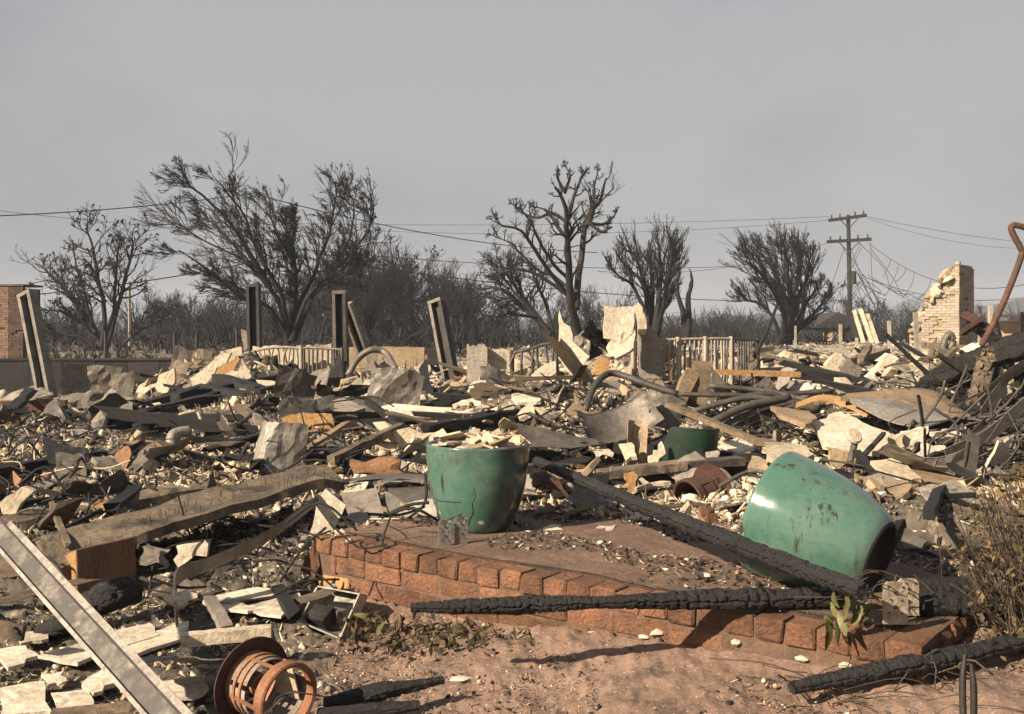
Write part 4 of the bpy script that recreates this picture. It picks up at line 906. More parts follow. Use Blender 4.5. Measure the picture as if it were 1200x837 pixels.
# --- charred logs on and before the platform
hero_log('thick charred beam lying diagonally from the upright pot across the fallen pot', [P(628, 540, 5.75), P(700, 571, 5.1), P(800, 612, 4.35), P(905, 654, 3.72), P(1012, 694, 3.28)], [.026, .031, .034, .036, .034, .028], 11, depth=.42, cell=.038)
hero_log('long charred beam jutting level past the front edge of the brick platform', [P(482, 712, 3.52), P(560, 711, 3.52), P(640, 708, 3.55), P(700, 706, 3.56), P(800, 703, 3.62), P(900, 702, 3.66), P(992, 700, 3.68)], [.016, .026, .031, .029, .021, .029, .036, .038, .036], 12, depth=.40, cell=.030, res=.006)
hero_log('short charred beam behind the white perforated bracket, upper of two', [P(1050, 694, 3.85), P(1100, 692, 3.9), P(1166, 692, 3.95)], [.045, .05, .04], 13)
hero_log('short charred beam behind the white perforated bracket, lower of two', [P(1040, 712, 3.65), P(1090, 708, 3.68), P(1162, 714, 3.7)], [.04, .048, .036], 14)
hero_log('charred timber lying on the dirt at the corner below the platform end', [P(928, 806, 3.12), P(1000, 792, 3.2), P(1060, 780, 3.27), P(1130, 768, 3.38), P(1205, 748, 3.5)], [.020, .026, .034, .034, .030], 15, depth=.24)
hero_log('charred stick on the dirt beside the rusty lantern, upper of two', [P(380, 826, 3.3), P(440, 812, 3.35), P(520, 797, 3.45)], [.022, .03, .012], 16, depth=.18, cell=.026)
hero_log('charred stick on the dirt beside the rusty lantern, lower of two', [P(372, 838, 3.2), P(440, 832, 3.22), P(492, 826, 3.25)], [.02, .022, .014], 17, depth=.1)
for k, (a, b, c) in enumerate((((1129, 850), (1128, 800), (1131, 766)), ((1141, 850), (1141, 805), (1138, 778)))):
    pipe('stake', 'thin dark metal prong standing upright in the dirt near the dry bush', 'stake', [P(*a, 2.72), P(*b, 2.73), P(*c, 2.74)], [.009, .009, .005], 'darkmetal', 6, group='pair of dark prongs in the dirt')

# --- perforated post brackets
def bracket(label, plates, m):
    rt = root('post_bracket', P(plates[0][0], plates[0][3], plates[0][4]), label, 'metal bracket')
    for s, (x0, x1, y0, y1, Yq) in enumerate(plates):
        r = (x1 - x0) * .18
        pp = [(x0, y1, Yq), (x1, y1, Yq + .02), (x1, y0 + r, Yq + .02), (x1 - r, y0, Yq + .02), (x0 + r, y0, Yq), (x0, y0 + r, Yq)]
        V, F = poly([P(*q) for q in pp], .005, 3 + s, .0006, 1); pl = add('plate', V, F, m, rt)
        for (u, v, rr_) in ((.2, .12, .035), (.8, .13, .035), (.5, .27, .06), (.3, .42, .03), (.74, .44, .03), (.5, .60, .07), (.26, .74, .03), (.75, .76, .03)):
            c = P(x0 + (x1 - x0) * u, y0 + (y1 - y0) * v, Yq - .001 + .02 * u); r_ = rr_ * (x1 - x0) / F_PX * Yq * 1.2
            Vh, Fh = lathe([(.0001, -.0025), (r_, -.0025), (r_, .003), (.0001, .003)], 14); add('bolt_hole', place(Vh, axes((0, 1, 0)), c), Fh, 'darkmetal', pl)
    x0, x1, y1, Ya, Yb = plates[0][0], plates[-1][1], plates[0][3], plates[0][4], plates[-1][4]
    V, F = poly([P(x0, y1, Ya), P(x1, y1, Yb + .02), P(x1, y1 - 1, Yb + .05), P(x0, y1 - 1, Ya + .05)], .004, 9, 0, 1); add('base_plate', V, F, m, rt)
    return rt
bracket('pale perforated steel bracket standing on the platform before the upright pot', [(514, 529, 609, 641, 4.76), (533, 548, 605, 639, 4.80)], 'galv')
bracket('white perforated steel bracket standing on the platform before the fallen pot', [(1035, 1064, 682, 731, 3.42), (1052, 1077, 678, 722, 3.56)], 'plaster')

# --- plates and slabs
slab('plaster_slab', 'white triangular slab leaning at the left end of the brick platform', 'slab', [(381, 573), (405, 592), (386, 629), (362, 627), (371, 592)], 5.35, .025, 'white', jit=.004)
slab('grey_slab', 'grey square board leaning beside the white triangular slab', 'board', [(399, 577, 5.75), (441, 572, 5.75), (450, 601, 5.5), (430, 617, 5.4), (412, 609, 5.4)], 5.6, .02, 'greyboard', jit=.004)
slab('stone_plate', 'dark reddish plate wedged at the foot of the platform corner', 'plate', [(368, 628, 5.1), (352, 668, 5.05), (372, 678, 5.0), (378, 640, 5.1)], 5.1, .02, 'brownwood', jit=.004)
rt = root('metal_gutter', P(450, 612, 5.7), 'bent grey metal gutter left of the upright green pot', 'gutter')
V, F = poly([P(451, 575, 5.75), P(466, 592, 5.6), P(512, 584, 5.5), P(512, 606, 5.45), P(455, 606, 5.55)], .006, 61, .006, 3, .02); add('front', V, F, 'galv', rt)
V, F = poly([P(466, 592, 5.6), P(512, 584, 5.5), P(500, 570, 5.9), P(455, 572, 5.95)], .006, 62, .006, 3); add('back', V, F, 'metal', rt)
beam('curved_plate', 'thin dark curled plate lying above the grey board', 'metal plate', P(398, 566, 6.1), P(520, 564, 6.0), .22, .012, 'metal', bend=.03)
slab('brown_tile', 'scorched brown tile behind the curled dark plate', 'tile', [(409, 540), (462, 536), (476, 556), (470, 562), (414, 556)], 6.4, .08, 'terracotta', bulge=.02)
# scorched cabinet box under the long plank
rt = root('wooden_box', P(115, 700, 4.9), 'scorched brown wooden box with a shaded front and an orange lit side under the long plank', 'box')
V, F = poly([P(90, 645, 4.75), P(158, 630, 4.9), P(162, 700, 4.9), P(92, 704, 4.75)], .03, 1, .004, 2); M['shadedbox'] = mat('shaded_box_front', (.13, .055, .022), (.07, .03, .014), 3, soot=.12, grain=(4, 4, .8), bump=.4)  # front colour darkened to hold the shade under the plank
add('front', V, F, 'shadedbox', rt)
V, F = poly([P(72, 655, 5.05), P(89, 645, 4.77), P(91, 702, 4.77), P(76, 692, 5.05)], .03, 2, .006, 2); add('side', V, F, 'orange', rt)  # sunlit tone put into the colour of this side
hero_log('cracked charcoal chunk with deep checks before the scorched box', [P(92, 716, 4.45), P(125, 700, 4.5), P(160, 690, 4.6)], [.05, .075, .06], 19, name='charcoal_chunk', cat='charcoal', res=.009)
hero_log('smaller cracked charcoal chunk beside the white steel channel', [P(44, 742, 4.3), P(70, 735, 4.3), P(98, 722, 4.4)], [.03, .05, .04], 20, name='charcoal_chunk', cat='charcoal', res=.009)
# open metal box
rt = root('electrical_box', P(388, 745, 4.35), 'open pale metal box with dark fittings inside before the brick wall', 'metal box')
q = {'a': P(372, 688, 4.62), 'b': P(421, 697, 4.5), 'c': P(399, 748, 4.25), 'd': P(352, 728, 4.35)}
q2 = {k_: v - np.array([.015, -.10, .035]) * -1 * np.array([-1, 1, 1]) * 1 for k_, v in q.items()}
q2 = {k_: v + np.array([.02, .12, -.04]) for k_, v in q.items()}
for nm, pp in (('back_panel', [q2['a'], q2['b'], q2['c'], q2['d']]), ('side_panel', [q['a'], q['b'], q2['b'], q2['a']]), ('side_panel', [q['d'], q['a'], q2['a'], q2['d']]), ('side_panel', [q['c'], q['b'], q2['b'], q2['c']]), ('side_panel', [q['d'], q['c'], q2['c'], q2['d']])):
    V, F = poly(pp, .006, 3, .002, 2); add(nm, V, F, 'palemetal', rt)
V, F = bar(P(370, 733, 4.38), P(384, 716, 4.45), .10, .07, jit=.05, seg=2); add('fitting', V, F, 'darkmetal', rt)
V, F = bar(P(388, 712, 4.5), P(402, 722, 4.42), .06, .05, jit=.05, seg=2); add('fitting', V, F, 'metal', rt)

# near plates on the ground, lower left
G1 = 'pale plates strewn around the white steel channel'
for pp, lab in (([(44, 768), (98, 752), (128, 760), (90, 776)], 'pale thin plate under the middle of the white steel channel'), ([(0, 806), (52, 798), (62, 832), (0, 838)], 'broad white plate below the lower end of the white steel channel'),
                ([(-10, 762), (30, 756), (46, 768), (10, 782)], 'small pale plate at the edge beside the white steel channel'), ([(120, 742), (176, 730), (186, 744), (132, 760)], 'pale plate between the white channel and the grey warped sheet'),
                ([(165, 742), (222, 728), (214, 748), (160, 766), (150, 756)], 'long white plate behind the warped grey sheet'), ([(176, 800), (240, 790), (238, 812), (196, 822)], 'white plate between the white channel and the rusty lantern'),
                ([(96, 800), (124, 782), (136, 800), (110, 812)], 'small tan plate touching the white steel channel'), ([(50, 790), (74, 786), (78, 798), (56, 802)], 'little white shard lying below the middle of the channel'), ([(60, 812), (104, 808), (108, 826), (66, 832)], 'grey white plate lying just under the channel foot'), ([(240, 700), (300, 688), (350, 694), (352, 708), (290, 716), (246, 712)], 'wide cracked plaster sheet on the ground before the brick wall'),
                ([(302, 700), (345, 706), (330, 722), (296, 716)], 'broken plaster piece overlapping the cracked sheet'), ([(20, 742), (60, 738), (58, 748), (24, 754)], 'tan thin shard beside the two bored plank'), ([(190, 700), (218, 690), (232, 700), (206, 712)], 'grey shard near the folded metal strip')):
    flat('ground_plate', lab, 'plate', pp, lift=.035 + .02 * R.random(), th=.014, m='white' if 'white' in lab or 'plaster' in lab else 'plaster', jit=.008)
V, F = sheet(.34, .26, 4, .035, 13, 9, .004, 3, .05); c = P(208, 783, 3.62)
tag(add('warped_sheet', place(V, rotm(-.25, .05, .3), c + [0, 0, .04]), F, 'concrete', smooth=True), 'warped grey sheet lying behind the rusty lantern', 'sheet')
beam('concrete_strip', 'pale flaked strip lying just above the rusty lantern', 'strip', P(213, 750, 3.9), P(318, 740, 3.95), .055, .045, 'plaster', jit=.05)
beam('concrete_strip', 'short pale strip standing behind the flaked strip', 'strip', P(246, 702, 4.4), P(266, 738, 4.15), .05, .03, 'concrete', jit=.05)
rt = root('bored_plank', P(12, 742, 3.9), 'short tan plank with two bored holes at the edge of the debris', 'plank')
V, F = bar(P(-12, 734, 3.9), P(28, 742, 3.88), .02, .06, jit=.02); add('plank_body', V, F, 'wood', rt)
for x, y in ((16, 737), (20, 743)):
    V, F = lathe([(.0001, -.002), (.006, -.002), (.006, .012), (.0001, .012)], 12); add('bore', place(V, axes((0, 1, 0)), P(x, y, 3.86)), F, 'darkmetal', rt)
beam('plank', 'brown plank end lying at the bottom edge below the channel', 'plank', P(60, 842, 3.05), P(150, 834, 3.12), .09, .03, 'wood', jit=.03)
# bent metal strip
pl = [P(206, 726, 4.3), P(203, 690, 4.45), P(212, 672, 4.55), P(242, 662, 4.65), P(300, 636, 4.9), P(345, 606, 5.15), P(372, 585, 5.35)]
cpt = spline(pl, 26); w_ = np.interp(np.linspace(0, 1, 26), [0, .15, .3, 1], [.10, .12, .10, .06]); dn = norm(np.array([.15, -.5, .8]))
V = np.concatenate([cpt + dn * w_[:, None] * .5 + [0, 0, .0], cpt - dn * w_[:, None] * .5, cpt - dn * w_[:, None] * .5 + [.006, .012, 0], cpt + dn * w_[:, None] * .5 + [.006, .012, 0]])
V = V.reshape(4, 26, 3).transpose(1, 0, 2).reshape(-1, 3); F = gridF(26, 4, True).tolist() + [[0, 1, 2, 3], [103, 102, 101, 100]]
tag(add('bent_strip', V, F, 'galv'), 'long folded metal strip rising from the rubble to the white triangular slab', 'metal strip')

# --- long timbers on the left
def board(name, label, cat, a, b, depth, th, m, seg=16, bend=0., wob=.02, seed=0, group=None, tilt=0.):
    """a wide warped board: near edge runs a to b, its width runs away from the camera"""
    a = np.asarray(a, float); b = np.asarray(b, float); rr = np.random.default_rng(seed); n = seg + 1; m_ = 6
    t = np.linspace(0, 1, n); d = norm((b - a) * [1, 1, 0]); out_ = np.array([-d[1], d[0], 0])
    V = []
    for i in range(n):
        c = a + (b - a) * t[i] + [0, 0, bend * math.sin(math.pi * t[i])]
        dw = depth * (1 + .10 * float(fbm(np.array(t[i] * 6.), np.array(seed * 1.7), 3, 3)) * 2) * (1 if 0 < i < n - 1 else .85)
        for j in range(m_):
            u = j / (m_ - 1); z = tilt * u * depth + wob * float(fbm(np.array(t[i] * 5.), np.array(u * 2. + seed), 7, 3)) * 2
            e = wob * .6 * float(fbm(np.array(t[i] * 14.), np.array(seed * 2.), 9, 2)) if j in (0, m_ - 1) else 0
            V.append(c + out_ * (u * dw + e) + [0, 0, z])
    V = np.array(V); low = V - [0, 0, th]; N = len(V)
    ring = [i * m_ for i in range(n)] + [(n - 1) * m_ + j for j in range(1, m_)] + [i * m_ + m_ - 1 for i in range(n - 2, -1, -1)] + [j for j in range(m_ - 2, 0, -1)]
    F = gridF(n, m_).tolist() + (gridF(n, m_)[:, ::-1] + N).tolist() + [[ring[i], ring[i] + N, ring[(i + 1) % len(ring)] + N, ring[(i + 1) % len(ring)]] for i in range(len(ring))]
    return tag(add(name, np.concatenate([V, low]), F, m), label, cat, group)
board('roof_plank', 'long broad ashy plank with nails over the scorched brown box', 'plank', P(70, 660, 4.85), P(404, 561, 5.9), .42, .05, 'ashwood', 34, .03, .05, 3, tilt=.12)
board('roof_plank', 'curved grey timber behind the long broad plank', 'plank', P(-40, 622, 5.6), P(120, 596, 5.95), .22, .07, 'ashwood', 14, .02, .03, 4)
board('roof_plank', 'curved timber running on from the grey one towards the charred heap', 'plank', P(104, 602, 5.9), P(300, 570, 6.5), .20, .09, 'ashwood', 14, .05, .02, 5)
rr = np.random.default_rng(77)
for k in range(60):
    t = rr.random(); s = rr.random(); b_ = P(70, 660, 4.85) * (1 - t) + P(404, 561, 5.9) * t + np.array([.12, .40, .06]) * s + [0, 0, .02 + .03 * math.sin(math.pi * t)]
    V, F = tube([b_, b_ + [rr.normal() * .008, rr.normal() * .008, .035 * rr.uniform(.6, 1.3)]], .0016, 4)
    tag(add('nail', V, F, 'darkmetal'), 'thin nail sticking up from the long broad ashy plank', 'nail', 'nails in the long broad plank')
def dbeam(label, a, b, w, h, m='char', **kw): return beam('charred_timber', label, 'charred timber', a, b, w, h, m, **kw)
dbeam('level dark steel girder below the foot of the leaning grey post', P(-60, 484, 11), P(78, 482, 11.2), .12, .24, 'brownwood', jit=.02)
dbeam('level dark girder with straps across the left debris', P(-70, 531, 8.2), P(128, 526, 8.4), .12, .15, 'darkmetal', jit=.02)
dbeam('dark girder running on from the strapped one to the bent grey sheet', P(128, 526, 8.4), P(210, 520, 8.6), .12, .12, 'darkmetal', jit=.04)
dbeam('black charred timber under the bent grey sheet', P(150, 556, 7.1), P(425, 534, 7.5), .12, .15, 'char', jit=.08)
dbeam('charred rafter sloping up to the white slab heap, lowest of three', P(104, 506, 9.6), P(262, 463, 11.4), .12, .14, 'char')
dbeam('charred rafter sloping up to the white slab heap, middle of three', P(120, 490, 10.4), P(240, 455, 12.4), .10, .10, 'char')
dbeam('charred rafter sloping up to the white slab heap, upper of three', P(205, 470, 11), P(345, 442, 12.5), .13, .16, 'char')
dbeam('charred rafter lying below the white slab heap', P(240, 458, 11.5), P(330, 476, 10.8), .14, .14, 'char')
dbeam('black end of a rafter poking from the slab heap', P(255, 447, 12), P(305, 462, 11.4), .16, .17, 'char')
dbeam('charred rafter lying before the warped railing', P(300, 462, 11.2), P(395, 447, 12), .13, .12, 'char')
dbeam('sooty timber lying across the rubble below the crumpled sheet', P(60, 512, 9.1), P(170, 494, 9.7), .10, .09, 'ashwood')
dbeam('ashy rafter lying left of the upright green pot', P(388, 540, 7.1), P(470, 500, 8.2), .06, .06, 'ashwood')
dbeam('thin charred lath behind the upright green pot', P(430, 470, 9.3), P(497, 520, 8.2), .05, .05, 'char')
dbeam('short charred timber right of the strapped girder', P(225, 520, 8.4), P(300, 512, 8.7), .09, .09, 'char')
dbeam('sooty rafter crossing the left rubble near the frame edge', P(-30, 556, 7.2), P(60, 540, 7.6), .08, .07, 'ashwood')
dbeam('thin burnt lath lying on the curved grey timber', P(66, 625, 5.3), P(118, 598, 5.6), .022, .022, 'char')
dbeam('burnt lath across the broad plank near its lit edge', P(80, 640, 5.0), P(60, 590, 5.9), .03, .025, 'ashwood')
# angular dark piece and bent sheets
rt = root('angle_bracket', P(155, 560, 7.0), 'dark folded metal angle standing below the strapped girder', 'metal angle')
V, F = poly([P(131, 560, 7.0), P(172, 522, 7.2), P(184, 528, 7.1), P(146, 566, 6.9)], .02, 81, .006); add('upper_plate', V, F, 'metal', rt)
V, F = poly([P(160, 556, 6.9), P(182, 530, 7.05), P(190, 544, 7.0), P(170, 566, 6.85)], .02, 82, .006); add('lower_plate', V, F, 'darkmetal', rt)
def sh(name, label, w, h, seed, c, rot, m='metal', amp=.07, curl=0., smooth=False, cat='metal sheet', group=None, folds=5):
    V, F = sheet(w, h, seed, amp, curl=curl, folds=folds); return tag(add(name, place(V, rotm(*rot), c), F, m, smooth=smooth), label, cat, group)
sh('crumpled_sheet', 'tall crumpled grey sheet standing before the dark boundary wall', .62, .55, 11, P(106, 458, 11.8), (1.35, .1, .35), 'concrete', .16)
sh('crumpled_sheet', 'ragged grey sheet beside the tall crumpled one', .5, .45, 12, P(142, 464, 11.8), (1.1, .3, -.3), 'metal', .16)
sh('crumpled_sheet', 'bent upright grey sheet standing over the black charred timber', .34, .46, 13, P(322, 533, 7.1), (1.35, .05, -.2), 'galv', .05, -.3)
sh('crumpled_sheet', 'dark bent plate below the warped railing', .42, .34, 14, P(343, 462, 10.5), (.9, .2, .4), 'metal', .06)
sh('crumpled_sheet', 'dark bent plate right of the first bent plate', .3, .4, 15, P(373, 454, 10.6), (1.1, -.5, -.5), 'metal', .08)
sh('crumpled_sheet', 'grey fan of folded sheet metal behind the upright green pot', .52, .36, 16, P(462, 464, 10.2), (.8, .15, .1), 'metal', .10)
sh('crumpled_sheet', 'brown bent sheet over the centre rubble', .40, .30, 17, P(432, 468, 10.0), (.5, .3, .5), 'metal', .07)
sh('crumpled_sheet', 'dark curved sheet bent upwards in the centre mound', .62, .30, 18, P(722, 497, 8.0), (.9, -.25, .25), 'metal', .05, .5, True)
sh('crumpled_sheet', 'brown curved plate leaning in the centre mound', .46, .28, 19, P(765, 478, 8.2), (1.1, .15, -.3), 'metal', .05, -.4)
sh('crumpled_sheet', 'tall tan bent plate in front of the centre mound', .16, .34, 20, P(742, 520, 7.5), (1.3, .2, .4), 'stucco', .05, .3)
sh('crumpled_sheet', 'dented mesh sheet left of the centre mound', .55, .45, 21, P(598, 455, 9.8), (.6, .1, .2), 'metal', .09)
sh('crumpled_sheet', 'thin scorched sheet behind the broken green pot', .6, .3, 22, P(655, 525, 7.6), (.4, .05, .1), 'metal', .06)
# bent pipe frame, tan tube
pipe('pipe_frame', 'thin grey pipe bent into a frame in the left rubble', 'pipe', [P(212, 490, 9.0), P(211, 486, 9.0), P(228, 482, 9.0), P(232, 484, 9.0), P(241, 508, 8.6)], .014, 'pale_pipe')
pipe('pale_tube', 'pale tan tube slanting out of the left rubble', 'tube', [P(155, 521, 8.4), P(178, 492, 8.6)], .045, 'pale_pipe', 14, 2)
pipe('bent_duct', 'fat bent duct end lying in the left rubble', 'duct', [P(200, 530, 8.2), P(203, 510, 8.3), P(222, 505, 8.4)], .045, 'galv', 12)
pipe('thin_pipe', 'thin dark pipe curving right of the bent pipe frame', 'pipe', [P(240, 512, 8.6), P(275, 500, 8.8), P(305, 478, 9.3)], .018, 'pipe')
# white slab heap on the left mound
for pp, Y_, lab, mm in (([(226, 455), (222, 444), (262, 412), (270, 415), (250, 440), (240, 452)], 12.6, 'long white slab on the near flank of the slab heap', 'white'), ([(258, 412), (282, 406), (284, 416), (268, 424)], 13.1, 'white slab at the top of the slab heap', 'plaster'),
                       ([(240, 442), (262, 424), (282, 420), (270, 440), (250, 450)], 12.9, 'tan slab tucked inside the slab heap', 'orange'), ([(246, 458), (270, 434), (292, 436), (290, 450), (262, 460)], 12.5, 'broad white slab at the foot of the slab heap', 'white'),
                       ([(284, 420), (296, 442), (294, 452), (278, 440)], 12.9, 'white slab leaning on the far side of the slab heap', 'plaster'), ([(180, 458), (186, 440), (204, 432), (205, 448), (196, 460)], 13, 'pale oval slab standing before the boundary wall', 'plaster')):
    slab('white_slab', lab, 'slab', pp, Y_, .07, mm)
slab('tarp', 'pale humped sheet at the foot of the leaning grey post', 'sheet', [(0, 468, 13), (30, 458, 13.3), (60, 450, 13.5), (62, 462, 12.8), (20, 474, 12.6)], 13, .02, 'concrete', bulge=.08)
# debris slabs left centre, by their look
for pp, Y_, lab, mm in (([(330, 490), (352, 483), (388, 486), (392, 506), (352, 512), (334, 508)], 8.7, 'yellowish scorched slab with a dark notch in the centre left rubble', 'orange'), ([(352, 480, 9.4), (402, 466, 9.9), (428, 478, 9.6), (380, 492, 9.1)], 9.4, 'grey flat slab behind the yellowish scorched slab', 'greyboard'),
                       ([(440, 478, 9.6), (462, 473, 9.7), (530, 478, 9.4), (532, 486, 9.2), (470, 482, 9.2)], 9.4, 'long white slab lying behind the upright green pot', 'white'), ([(445, 500), (454, 486), (462, 498), (452, 510)], 8.8, 'small white pointed slab left of the long white one', 'white'),
                       ([(430, 520), (466, 504), (510, 508), (508, 522), (460, 526)], 8.0, 'pale slab behind the rim of the upright green pot', 'plaster'), ([(300, 445), (352, 452), (342, 464), (305, 462)], 11.8, 'pale slab in front of the warped railing', 'plaster'), ([(400, 452, 12), (440, 446, 12.4), (470, 452, 12), (420, 460, 11.5)], 12, 'pale slab lying before the tan garden wall', 'plaster'), ([(470, 450, 12.5), (500, 446, 12.8), (505, 458, 12.2), (480, 462, 12)], 12, 'white slab lying before the stepped garden wall', 'white'),
                       ([(515, 452, 13), (548, 448, 13), (552, 462, 12.5), (520, 464, 12.5)], 12.5, 'tan slab at the foot of the masonry block', 'stucco'), ([(0, 590), (24, 570), (40, 574), (18, 602), (0, 606)], 5.9, 'pale peeled board on the curved grey timber', 'plaster'), ([(56, 575), (86, 572), (84, 586), (60, 590)], 6.4, 'orange scorched block behind the curved grey timber', 'orange'),
                       ([(104, 596), (126, 588), (134, 594), (112, 604)], 5.9, 'orange shard tucked under the second curved timber', 'orange'), ([(186, 600), (206, 594), (224, 598), (210, 608), (190, 610)], 5.9, 'orange chip on the broad plank edge', 'orange'), ([(248, 572), (268, 566), (282, 574), (272, 584), (250, 584)], 6.2, 'brown block lying on the broad plank', 'wood'), ([(205, 640), (240, 632), (244, 652), (208, 664)], 5.2, 'white tile in the shade under the broad plank', 'white'), ([(168, 640), (196, 650), (194, 664), (164, 660)], 5.0, 'grey tile in the shade beside the scorched box', 'greyboard')):
    slab('broken_slab', lab, 'slab', pp, Y_, .045, mm)
# centre: standing slabs
slab('white_slab', 'tall white triangular slab standing in the centre mound', 'slab', [(655, 364), (661, 378), (672, 400), (690, 418), (677, 442), (668, 440), (655, 420)], 11.2, .06, 'white', jit=.015)
slab('white_slab', 'square white slab standing high beside the grey column, upper piece', 'slab', [(709, 358), (744, 360), (742, 388), (726, 404), (708, 396)], 11.2, .06, 'white', jit=.012)
slab('white_slab', 'white slab just under the square upper piece', 'slab', [(712, 402, 11.1), (728, 392, 11.05), (744, 386, 11.1), (743, 408, 11.0), (722, 420, 10.9), (711, 418, 11)], 11.1, .06, 'plaster')
slab('grey_column', 'grey broken plaster column behind the picket railing', 'column', [(749, 372), (762, 382), (776, 402), (777, 450), (750, 450)], 11.6, .16, 'greyboard', jit=.01)
slab('grey_column', 'narrow pale top post against the broken plaster column', 'post', [(744, 358), (750, 356), (757, 372), (757, 392), (748, 392)], 11.5, .08, 'plaster', jit=.01)
slab('grey_column', 'pale foot of a stud below the square white slab', 'post', [(732, 424), (739, 423), (740, 450), (733, 450)], 11.0, .05, 'plaster', jit=.004)
sh('crumpled_sheet', 'dark crumpled metal sheet caught between the standing white slabs', .36, .26, 31, P(692, 405, 11.5), (1.0, .5, .1), 'darkmetal', .14)
sh('crumpled_sheet', 'dark folded metal flap hanging beside the white slab', .26, .24, 32, P(680, 404, 11.6), (.8, -.4, .4), 'metal', .12)
sh('crumpled_sheet', 'black bent metal flap under the square white slab', .22, .30, 33, P(703, 398, 11.5), (1.1, -.2, .9), 'darkmetal', .10)
slab('yellow_chunk', 'yellow scorched chunk below the standing white slabs', 'chunk', [(697, 424), (712, 420), (716, 436), (704, 441), (694, 436)], 10.9, .12, 'orange')
for pp, Y_, lab, mm in (([(622, 440), (650, 422), (652, 436), (632, 452), (622, 450)], 10.8, 'white slab leaning at the foot of the tall triangular slab', 'white'), ([(640, 446, 10.6), (690, 440, 10.8), (700, 444, 10.5), (655, 452, 10)], 10.5, 'white slab lying flat on the centre mound', 'white'), ([(700, 446), (724, 440), (726, 452), (710, 454)], 10.4, 'tan slab on the centre mound beside the bent hose', 'stucco'),
                       ([(600, 462, 9.6), (634, 456, 9.8), (634, 470, 9.2), (606, 472, 9.2)], 9.4, 'white slab on the near flank of the centre mound', 'white'), ([(606, 484, 8.8), (622, 470, 9), (626, 484, 8.6), (612, 490, 8.6)], 8.8, 'white pointed slab left of the centre mound', 'plaster'), ([(664, 482), (676, 466), (696, 492), (680, 490)], 8.6, 'tan pointed slab in front of the centre mound', 'stucco'), ([(571, 408), (598, 412), (600, 432), (575, 434)], 14.2, 'pale rounded wall slab right of the masonry block', 'plaster'),
                       ([(690, 522), (714, 528), (718, 536), (700, 536)], 7.4, 'white slab in the rubble behind the diagonal beam', 'white'), ([(726, 520, 7.4), (740, 518, 7.4), (746, 534, 7.2), (734, 540, 7.2)], 7.3, 'pale slab below the tan bent plate', 'plaster'), ([(766, 528), (776, 518), (778, 522), (768, 546), (760, 540)], 7.1, 'white upright shard left of the broken green pot', 'white'), ([(700, 560), (716, 550), (722, 556), (708, 570)], 6.4, 'pale plank end under the grey board', 'plaster'), ([(732, 556), (748, 558), (744, 576), (730, 572)], 6.2, 'yellow foam block under the grey board', 'orange'),
                       ([(675, 635, 4.95), (702, 616, 5.25), (722, 615, 5.25), (704, 634, 4.95)], 5, 'pale square tile lying on the platform under the beam', 'plaster'), ([(612, 620, 5.2), (650, 614, 5.3), (658, 620, 5.15), (618, 627, 5.05)], 5.2, 'white strip lying right of the upright pot', 'white'), ([(844, 520, 7.6), (870, 512, 7.8), (884, 524, 7.4), (860, 532, 7.3)], 7.5, 'white slab right of the broken green pot', 'white'), ([(826, 530, 7.1), (842, 527, 7.1), (844, 540, 7.0), (828, 541, 7)], 7, 'small grey block resting on the grey board', 'concrete')):
    slab('broken_slab', lab, 'slab', pp, Y_, .03, mm)
beam('grey_board', 'long grey board lying in front of the broken green pot', 'board', P(704, 556, 6.45), P(800, 545, 6.6), .16, .05, 'ashwood', jit=.03)
beam('grey_board', 'dark end of the long board right of the broken pot', 'board', P(800, 545, 6.6), P(868, 540, 6.75), .13, .05, 'metal', jit=.05)
beam('tan_strip', 'long tan batten sloping over the broken green pot', 'batten', P(783, 474, 7.7), P(896, 521, 6.9), .07, .035, 'wood', jit=.03)
pipe('bent_hose', 'dark hose arching over the centre mound', 'hose', [P(686, 481, 8.6), P(694, 458, 8.9), P(706, 442, 9.1), P(722, 438, 9.2), P(760, 451, 9.0), P(794, 462, 8.9)], .030, 'pipe')
pipe('rod', 'straight dark rod running on from the hose towards the pipe bundle', 'rod', [P(794, 462, 8.9), P(850, 463, 8.8), P(930, 461, 8.8), P(975, 458, 8.8)], .022, 'pipe')
for k, (a, b, c) in enumerate((((826, 500), (870, 478), (925, 466)), ((838, 504), (885, 482), (930, 472)), ((850, 506), (890, 488), (950, 470)), ((860, 498), (900, 470), (960, 480)), ((812, 482), (880, 466), (940, 476)), ((845, 472), (905, 462), (965, 492)), ((874, 512), (910, 492), (930, 480)), ((830, 452), (892, 458), (950, 470)))):
    pipe('burnt_pipe', f'burnt pipe in the bundle behind the fallen pot', 'pipe', [P(*a, 8.1 + .1 * k), P(*b, 8.3 + .06 * k), P(*c, 8.5)], .024 if k % 3 else .034, 'pipe', 8, group='bundle of burnt pipes behind the fallen pot')
beam('broken_timber', 'broken brown timber stub standing at the foot of the picket railing', 'timber', P(814, 474, 9.2), P(823, 428, 9.4), .17, .12, 'wood', jit=.12, up=(0, 1, 0))
beam('broken_timber', 'split brown timber leaning on the timber stub', 'timber', P(790, 478, 9.0), P(812, 436, 9.3), .12, .07, 'wood', jit=.15, up=(0, 1, 0))
beam('orange_batten', 'orange tan batten lying level behind the pipe bundle', 'batten', P(838, 436, 10.2), P(938, 439, 10.2), .05, .055, 'orange', jit=.02)
slab('dark_plate', 'dark triangular metal plate behind the pipe bundle', 'plate', [(826, 470), (838, 434), (868, 470)], 9.6, .02, 'metal')
